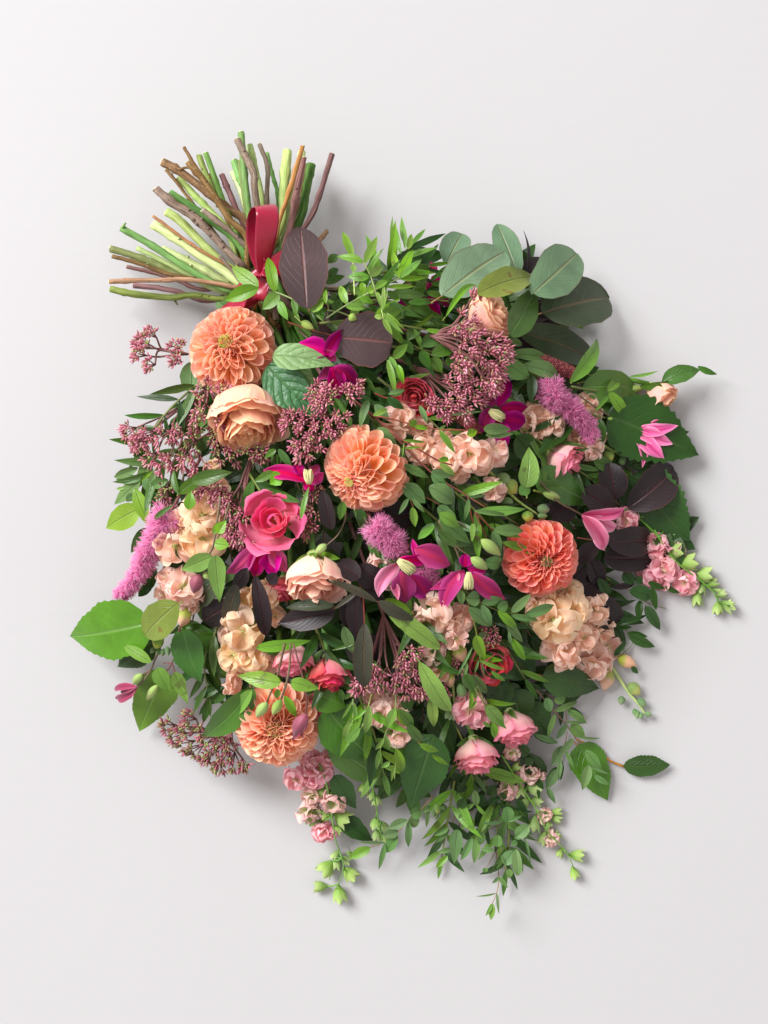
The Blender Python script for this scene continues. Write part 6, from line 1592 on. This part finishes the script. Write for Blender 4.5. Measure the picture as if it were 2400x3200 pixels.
clematis('plum red clematis with cream tuft right of the sedum', 'F', 1150, 330, 1.0, [(1160, 310, 1262, 50, 120, dict(roll=0.4)), (1180, 320, 1408, 320, 140), (1200, 400, 1390, 440, 200), (1110, 320, 1030, 520, 150), (1150, 420, 1230, 650, 170), (1140, 300, 1080, 230, 90)], 'clematis_plum', stamens=(1095, 340, 1205, 405, 105))
clematis('magenta petals at the top edge behind the bright sprig', 'C', 1250, 560, 0.85, [(1200, 620, 1320, 520, 130), (1270, 480, 1230, 380, 80), (1290, 500, 1250, 600, 110), (1020, 560, 1080, 480, 60), (920, 440, 940, 380, 50)], 'clematis_magenta')
clematis('plum petals in the shade below the top edge petals', 'C', 1250, 770, 0.88, [(1170, 700, 1330, 860, 170), (1150, 740, 920, 760, 140), (1300, 700, 1420, 760, 90), (1200, 690, 1330, 700, 130)], 'clematis_plum')
clematis('small magenta petal above the peach rose at the top', 'D', 480, 660, 1.3, [(440, 690, 545, 650, 90)], 'clematis_plum')
clematis('pink bell-shaped clematis at the right edge, upper of two', 'E', 910, 675, 1.3, [(905, 670, 1235, 635, 112, dict(curve=0.07)), (905, 680, 1190, 780, 140, dict(curve=-0.03)), (912, 690, 1130, 895, 150), (905, 690, 965, 952, 96, dict(curve=-0.12)), (1000, 650, 1112, 600, 70, dict(l0=1.0))], 'clematis_pink', stem=[(490, 410), (600, 490), (760, 590), (908, 673)], low=0.030)
clematis('pink bell-shaped clematis at the right, lower of two', 'J', 510, 140, 1.25, [(505, 130, 820, 78, 100, dict(curve=0.05)), (508, 140, 785, 235, 116, dict(curve=0.04)), (505, 150, 672, 415, 146, dict(curve=-0.10)), (530, 130, 790, 150, 70, dict(l0=1.1)), (600, 280, 660, 390, 100, dict(l0=1.1))], 'clematis_pink', stem=[(200, -110), (320, 30), (430, 95), (510, 140)], low=0.026)
clematis('dusky half-open clematis at the lower left', 'K', 530, 830, 1.2, [(540, 820, 345, 850, 66, dict(curve=0.04)), (540, 830, 355, 932, 80), (535, 830, 430, 912, 70), (540, 825, 400, 880, 60)], 'clematis_dusky', stem=[(690, 570), (650, 680), (600, 760), (535, 830)], low=0.026)
t = clematis('closed dusky clematis bud nodding over the bottom dahlia', 'L', 760, 790, 1.3, [(765, 795, 620, 985, 66, dict(curve=-0.05)), (770, 800, 640, 1020, 70), (775, 810, 755, 1000, 46, dict(curve=0.16)), (760, 800, 690, 960, 90)], 'clematis_dusky', stem=[(655, 170), (690, 300), (740, 480), (770, 660), (758, 800)], smat='stalk_mauve', low=0.036)
bud(t, 'L', 762, 785, 660, 960, 118, 'bud_dusky', lev=1.3, low=0.034)
sprigs('clematis_bud_sprig', 'two green clematis buds nodding over the bottom dahlia with leaves', 'L', [(630, 170), (625, 330), (600, 490), (545, 665)], [(545, 512, 168, 445, 150, dict(shape='ov')), (630, 500, 880, 555, 125, dict(shape='ov')), (520, 560, 510, 650, 60), (575, 620, 685, 806, 78)], 'leaf_bright', lev=1.28, low=0.032, smat='stalk_dusk', w0=17, w1=20, stalks=[[(580, 170), (545, 330), (505, 480), (420, 690)]], buds=[(425, 680, 335, 805, 86), (548, 655, 475, 785, 78)])
sprigs('clematis_bud_sprig', 'striped clematis bud left of the coral dahlia, upper one', 'I', [(690, 70), (850, 80), (960, 180), (1040, 230)], [(530, 210, 660, 110, 60, dict(mat='leaf_bright')), (700, 160, 850, 270, 90, dict(mat='leaf_mid'))], 'leaf_mid', lev=1.12, smat='stalk_dusk', w0=15, w1=15, low=0.012, buds=[(1030, 220, 1185, 345, 86)])
sprigs('clematis_bud_sprig', 'striped clematis bud left of the coral dahlia, lower one', 'I', [(690, 70), (760, 200), (850, 290), (960, 370)], [(1130, 140, 1375, 155, 90, dict(mat='leaf_grey')), (1120, 160, 1180, 330, 90, dict(mat='leaf_grey', l0=0.98)), (690, 10, 850, 120, 100, dict(mat='leaf_bright')), (960, 90, 960, 240, 42, dict(mat='leaf_bright'))], 'leaf_mid', lev=1.12, smat='stalk_dusk', w0=15, w1=15, low=0.012, buds=[(950, 365, 1080, 455, 80)])
sprigs('clematis_bud_sprig', 'brownish clematis bud above the cream rose on a curved stalk', 'G', [(1040, 760), (1050, 880), (990, 1020), (890, 1115)], [(1030, 740, 1000, 900, 80), (1180, 800, 1185, 960, 90, dict(mat='leaf_dark')), (640, 610, 660, 610, 8), (665, 890, 735, 605, 48, dict(mat='leaf_bright', l0=1.15)), (500, 510, 390, 590, 130, dict(mat='leaf_bright', shape='ov')), (430, 480, 260, 570, 80), (470, 285, 590, 455, 66), (450, 290, 350, 360, 60)], 'leaf_mid', lev=1.0, smat='stalk_dusk', w0=18, w1=12, low=0.010, buds=[(885, 1110, 785, 1200, 70)])

# ------------------------------------------------------------------ sedum
sedum('small mauve sedum sprig poking out left of the top dahlia', 'B', (560, 490), [(215, 400, 55), (290, 345, 42), (200, 500, 50), (280, 580, 42), (250, 440, 40), (480, 440, 48), (475, 535, 28)], lev=0.95, root=(640, 480), dens=1.2, pods=0.2)
sedum('wide mauve sedum spray at the left edge under the garden rose', 'B', (640, 800), [(120, 1060, 62), (190, 1160, 75), (270, 1090, 65), (390, 1110, 90), (490, 1080, 65), (290, 1270, 70), (390, 1310, 90), (470, 1290, 80), (560, 1290, 80), (650, 1310, 85), (230, 1130, 60)], lev=0.98, dens=1.0, root=(760, 700))
sedum('mauve and green sedum tufts lying on the garden rose', 'B', (720, 740), [(680, 750, 70), (690, 890, 75), (800, 960, 60), (835, 770, 50), (865, 880, 50), (640, 940, 50)], lev=1.1, pods=0.3)
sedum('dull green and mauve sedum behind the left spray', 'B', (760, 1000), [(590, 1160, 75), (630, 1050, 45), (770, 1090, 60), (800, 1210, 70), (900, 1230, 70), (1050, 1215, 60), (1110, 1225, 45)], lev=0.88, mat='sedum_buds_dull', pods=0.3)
sedum('mauve sedum sprays left of the hot pink bloom', 'G', (250, 300), [(90, 800, 105), (40, 760, 60), (150, 860, 60), (80, 990, 90), (190, 1070, 100), (120, 1040, 60)], lev=0.98)
sedum('mauve sedum under the wavy leaf above the left peach stock', 'H', (1290, 250), [(1150, 400, 80), (1200, 420, 60), (1300, 460, 70), (1370, 470, 50), (1340, 420, 50)], lev=1.02, dens=0.9)
sedum('green and mauve sedum tuft at the top of the left plume', 'H', (900, 380), [(890, 430, 70), (850, 490, 50), (920, 590, 60)], lev=0.8, mat='sedum_buds_dull', pods=0.5)
sedum('deep mauve sedum between the garden rose and the centre dahlia', 'G', (850, -60), [(590, 70, 92), (560, 20, 50), (720, 60, 85), (820, 100, 100), (920, 60, 90), (960, 130, 80), (660, 230, 95), (760, 260, 110), (690, 330, 85), (790, 180, 90), (1010, 30, 60)], lev=1.02, dens=1.2, pods=0.06)
sedum('deep mauve sedum by the quilted leaf under the magenta clematis', 'C', (330, 1420), [(230, 1500, 60), (330, 1540, 75), (310, 1590, 60), (380, 1500, 45), (540, 1520, 60), (590, 1460, 45), (260, 1570, 45)], lev=1.1, dens=1.1)
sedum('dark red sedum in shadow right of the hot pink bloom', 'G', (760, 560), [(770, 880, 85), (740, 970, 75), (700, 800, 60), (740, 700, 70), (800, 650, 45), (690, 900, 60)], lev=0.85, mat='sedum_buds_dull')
sedum('large mauve pink sedum head in front of the top peach rose', 'D', (120, 980), [(450, 690, 55), (480, 760, 65), (370, 860, 80), (450, 940, 90), (360, 950, 70), (690, 1080, 66), (640, 1030, 60), (590, 1060, 90), (440, 1060, 90), (680, 1120, 75), (560, 1160, 85), (390, 1150, 70), (640, 1240, 75), (370, 1240, 60), (520, 1000, 90), (570, 1340, 70), (600, 1380, 45)], lev=1.36, dens=1.3, blen=1.05, pods=0.08)
sedum('second mauve pink sedum head below the large one', 'F', (520, 0), [(900, 80, 75), (860, 20, 70), (960, 160, 75), (870, 200, 80), (800, 290, 80), (700, 290, 75), (920, 290, 80), (640, 280, 45), (1000, 230, 60), (830, 130, 75), (760, 340, 60), (900, 360, 50)], lev=1.06, dens=1.3, pods=0.08)
sedum('mauve sedum tuft between the large head and the plum clematis', 'F', (960, -80), [(1120, 60, 75), (1170, 20, 60), (1080, 150, 60), (1170, 100, 50), (1100, 0, 60)], lev=1.0)
sedum('mauve sedum fan in the lower middle under the purple leaf', 'I', (250, 820), [(100, 1330, 75), (60, 1400, 60), (200, 1270, 80), (290, 1320, 85), (380, 1250, 80), (440, 1170, 60), (500, 1110, 55), (460, 1330, 85), (520, 1400, 75), (440, 1430, 60), (370, 1360, 70), (220, 1370, 70), (570, 1430, 45), (520, 1250, 60), (130, 1220, 50)], lev=0.98, dens=1.1)
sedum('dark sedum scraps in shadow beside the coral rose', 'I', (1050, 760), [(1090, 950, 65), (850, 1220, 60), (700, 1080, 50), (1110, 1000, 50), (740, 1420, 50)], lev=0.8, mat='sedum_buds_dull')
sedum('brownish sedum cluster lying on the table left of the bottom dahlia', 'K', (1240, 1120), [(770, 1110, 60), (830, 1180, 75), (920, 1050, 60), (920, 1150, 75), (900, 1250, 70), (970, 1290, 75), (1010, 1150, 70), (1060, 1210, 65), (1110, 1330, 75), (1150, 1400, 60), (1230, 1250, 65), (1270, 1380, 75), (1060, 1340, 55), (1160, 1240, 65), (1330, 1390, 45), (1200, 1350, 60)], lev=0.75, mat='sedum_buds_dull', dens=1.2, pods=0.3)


# ------------------------------------------------------------------ plumes and beaded spike
plume('long fuzzy pink plume at the left edge, pointing down', 'H', [(900, 640), (840, 760), (760, 900), (690, 1060), (590, 1220), (480, 1330)], 135, 62, 0.98, n=90, hair=85)
plume('fuzzy pink plume at the right beside the tall bright leaf', 'E', [(290, 330), (290, 420), (390, 470), (470, 570), (550, 640), (590, 735)], 95, 58, 1.12, n=80, hair=80)
plume('small fuzzy pink plume in the centre above the magenta clematis', 'I', [(170, 110), (240, 170), (320, 230), (350, 320)], 105, 80, 0.95, n=44, hair=90)
plume('faint fuzzy plume in shade between the two magenta clematis', 'I', [(560, 450), (610, 520), (660, 560)], 85, 60, 0.85, n=22, hair=70)


def beaded(label, c, x0, y0, x1, y1, w, lev):
    p0, p1 = W(c, x0, y0, lev, 0.012), W(c, x1, y1, lev, 0.012)
    t = empty('beaded_spike', label, 'flower', p0)
    T = unit(p1 - p0)
    A = unit(np.cross(T, (0, 0.1, 1)))
    B = np.cross(A, T)
    V, F, UV = [], [], []
    n = 420
    for i in range(n):
        s = (i + 0.5) / n
        r = wl(c, w) / 2 * (1 - 0.35 * s) * (1 if s < 0.9 else math.sqrt(max(0.02, (1 - s) / 0.1)))
        a = i * 2.39996
        o = math.cos(a) * A + math.sin(a) * B
        p = p0 + (p1 - p0) * s + o * r * 0.85
        spindle(V, F, UV, p, p + (o + T * 0.3) * 0.0030, 0.0014, nv=5, nphi=5)
    build('beads', V, F, 'bead_red', t, UV, kind='stuff')
    tube('core', t, [p0, p1], wl(c, w) / 2 * 0.86, wl(c, w) / 2 * 0.5, 'stalk_red')
    to_binding(t, p0, 0.0018, 'stalk_red')


beaded('dark red beaded flower spike under the willow leaves at the right', 'D', 930, 1160, 1245, 1275, 105, 1.0)
beaded('dark red beaded spike in shadow beside the crosswise peach stock', 'F', 1000, 520, 900, 380, 90, 0.75)


# ------------------------------------------------------------------ larkspur
def larkspur(label, c, stem, blossoms, buds, lev, w=16, low=0.016, mat='larkspur_pink', n=10):
    t = sprig('larkspur_spike', label, 'flower', c, stem[0][0], stem[0][1], lev)
    stalk(t, c, stem, w, w * 0.5, 'stem_green', lev=lev, name='stem', low=low, n=20)
    for b in blossoms:
        ctr = W(c, b[0], b[1], lev, low)
        blossom(t, c, b[0], b[1], b[2] * 1.12, lev, b[3] if len(b) > 3 else mat, n=n, jit=0.25, up=0.006)
    for b in buds:
        # b: foot, tip, width
        bell(t, c, *b[:4], b[4] * 1.12, b[5] if len(b) > 5 else 'bud_green', lev=lev)
        # its own little stalk back to the main stem
        s = min(stem, key=lambda q: (q[0] - b[0]) ** 2 + (q[1] - b[1]) ** 2)
        p = W(c, s[0], s[1], lev, low)
        q = W(c, b[0], b[1], lev, 0.006)
        q[2] = max(q[2], wl(c, b[4]) / 2)
        tube('bud_stalk', t, [p, (p + q) / 2 + np.array((0, 0, 0.003)), q], 0.0008, 0.0008, 'stem_green', n=7, sides=5)
    return t


larkspur('pink larkspur spike leaving the bouquet at the right with green tip', 'J', [(800, 90), (900, 150), (1050, 290), (1180, 470), (1320, 580), (1440, 680), (1490, 760), (1570, 790)],
         [(1040, 340, 85), (1065, 530, 115), (985, 560, 75), (1235, 625, 80), (820, 180, 80), (1090, 430, 80), (1180, 380, 50, 'larkspur_pale')],
         [(890, 150, 950, 215, 78), (980, 150, 1035, 170, 62), (1010, 220, 1085, 255, 76), (1105, 240, 1160, 285, 70), (1140, 310, 1185, 350, 56), (1100, 400, 1220, 395, 105), (1205, 500, 1325, 465, 110), (1320, 575, 1435, 560, 100), (1330, 670, 1335, 795, 66), (1480, 760, 1480, 850, 66), (1500, 760, 1600, 820, 70), (1440, 670, 1515, 690, 30), (1250, 540, 1225, 625, 70), (1380, 620, 1350, 705, 64), (1400, 650, 1480, 610, 60), (1150, 430, 1215, 300, 50), (1470, 720, 1540, 700, 50), (1540, 790, 1590, 760, 44)], 0.7)
larkspur('pale green and blush larkspur spike at the bottom right', 'N', [(880, 720), (980, 880), (1080, 1040), (1180, 1190), (1260, 1360), (1340, 1450), (1440, 1560), (1500, 1690)],
         [(1095, 860, 90, 'larkspur_pale'), (965, 690, 60, 'larkspur_pale'), (1180, 880, 55, 'larkspur_pale'), (920, 1010, 85, 'larkspur_pale'), (1250, 1230, 58, 'larkspur_pale'), (1290, 1430, 62, 'larkspur_pale')],
         [(1090, 980, 1220, 1020, 110), (1010, 950, 1030, 1085, 110), (1170, 1240, 1150, 1380, 100), (1290, 1220, 1400, 1200, 60), (1290, 1250, 1395, 1285, 60), (1260, 1380, 1220, 1490, 80), (1460, 1580, 1590, 1590, 90), (1490, 1680, 1520, 1785, 70), (1000, 900, 930, 985, 80), (1110, 1080, 1050, 1165, 76), (1130, 1100, 1225, 1130, 76), (1230, 1300, 1310, 1345, 70), (1320, 1430, 1385, 1395, 60), (1400, 1520, 1370, 1600, 56), (960, 850, 1040, 800, 70)], 0.55)
larkspur('pink and green larkspur spike hanging below the bottom dahlia', 'M', [(270, 100), (330, 260), (380, 560), (410, 760), (470, 920), (475, 1030), (440, 1140)],
         [(270, 130, 112), (70, 230, 95), (190, 60, 80), (230, 230, 75), (400, 410, 100, 'larkspur_pale'), (210, 390, 75, 'larkspur_pale'), (300, 670, 80), (370, 690, 55), (180, 520, 90, 'larkspur_pale'), (350, 40, 60)],
         [(170, 450, 220, 400, 70), (230, 480, 150, 600, 110), (400, 530, 520, 600, 130), (290, 600, 200, 640, 70), (380, 940, 290, 1050, 130), (490, 1000, 580, 1100, 110), (340, 1160, 225, 1165, 84), (435, 1150, 455, 1295, 105), (415, 900, 410, 1025, 80), (330, 300, 260, 390, 80), (370, 480, 300, 570, 86), (300, 520, 130, 560, 70), (440, 850, 385, 925, 60), (460, 900, 535, 960, 66), (340, 350, 440, 330, 60), (390, 640, 470, 690, 70)], 0.5)
larkspur('slim green larkspur shoot hanging between the bottom leaves', 'M', [(720, 240), (745, 380), (770, 520), (790, 660), (820, 760)], [],
         [(680, 260, 640, 350, 80), (735, 330, 720, 410, 66), (755, 370, 770, 455, 74), (755, 570, 760, 660, 84), (800, 600, 850, 680, 70), (770, 670, 765, 755, 70), (800, 700, 850, 765, 60)], 0.5)
t = stock('cluster of pale green buds at the bottom below the dark hanging leaf', 'M', 1300, 500, 0.5, [], stem=[(1560, 260), (1450, 380), (1320, 450)], buds=[(1290, 440, 1290, 540, 70, 'bud_yellow'), (1330, 450, 1360, 510, 56, 'bud_sage'), (1260, 480, 1260, 560, 50, 'bud_sage'), (1290, 520, 1275, 585, 40, 'bud_sage'), (1320, 500, 1340, 560, 46, 'bud_sage')], name='stock_spike', w=22)

# ------------------------------------------------------------------ scraps on the table
def scrap(label, c, x, y, ln, a, mat):
    p = W(c, x, y, 0, 0.0016)
    t = empty('fallen_bud', label, 'bud', p)
    d = np.array((math.cos(a), math.sin(a), 0.05)) * ln
    V, F, UV = [], [], []
    spindle(V, F, UV, p, p + d, 0.0013, nv=6, nphi=7)
    build('bud', V, F, mat, t, UV)
    tube('stalk', t, [p, p - d * 0.3 + np.array((0, 0.0006, 0))], 0.0004, 0.0003, 'stalk_mauve', n=4)


scrap('tiny mauve bud dropped on the table left of the small peach stock floret', 'K', 1110, 773, 0.0045, 0.6, 'sedum_buds')
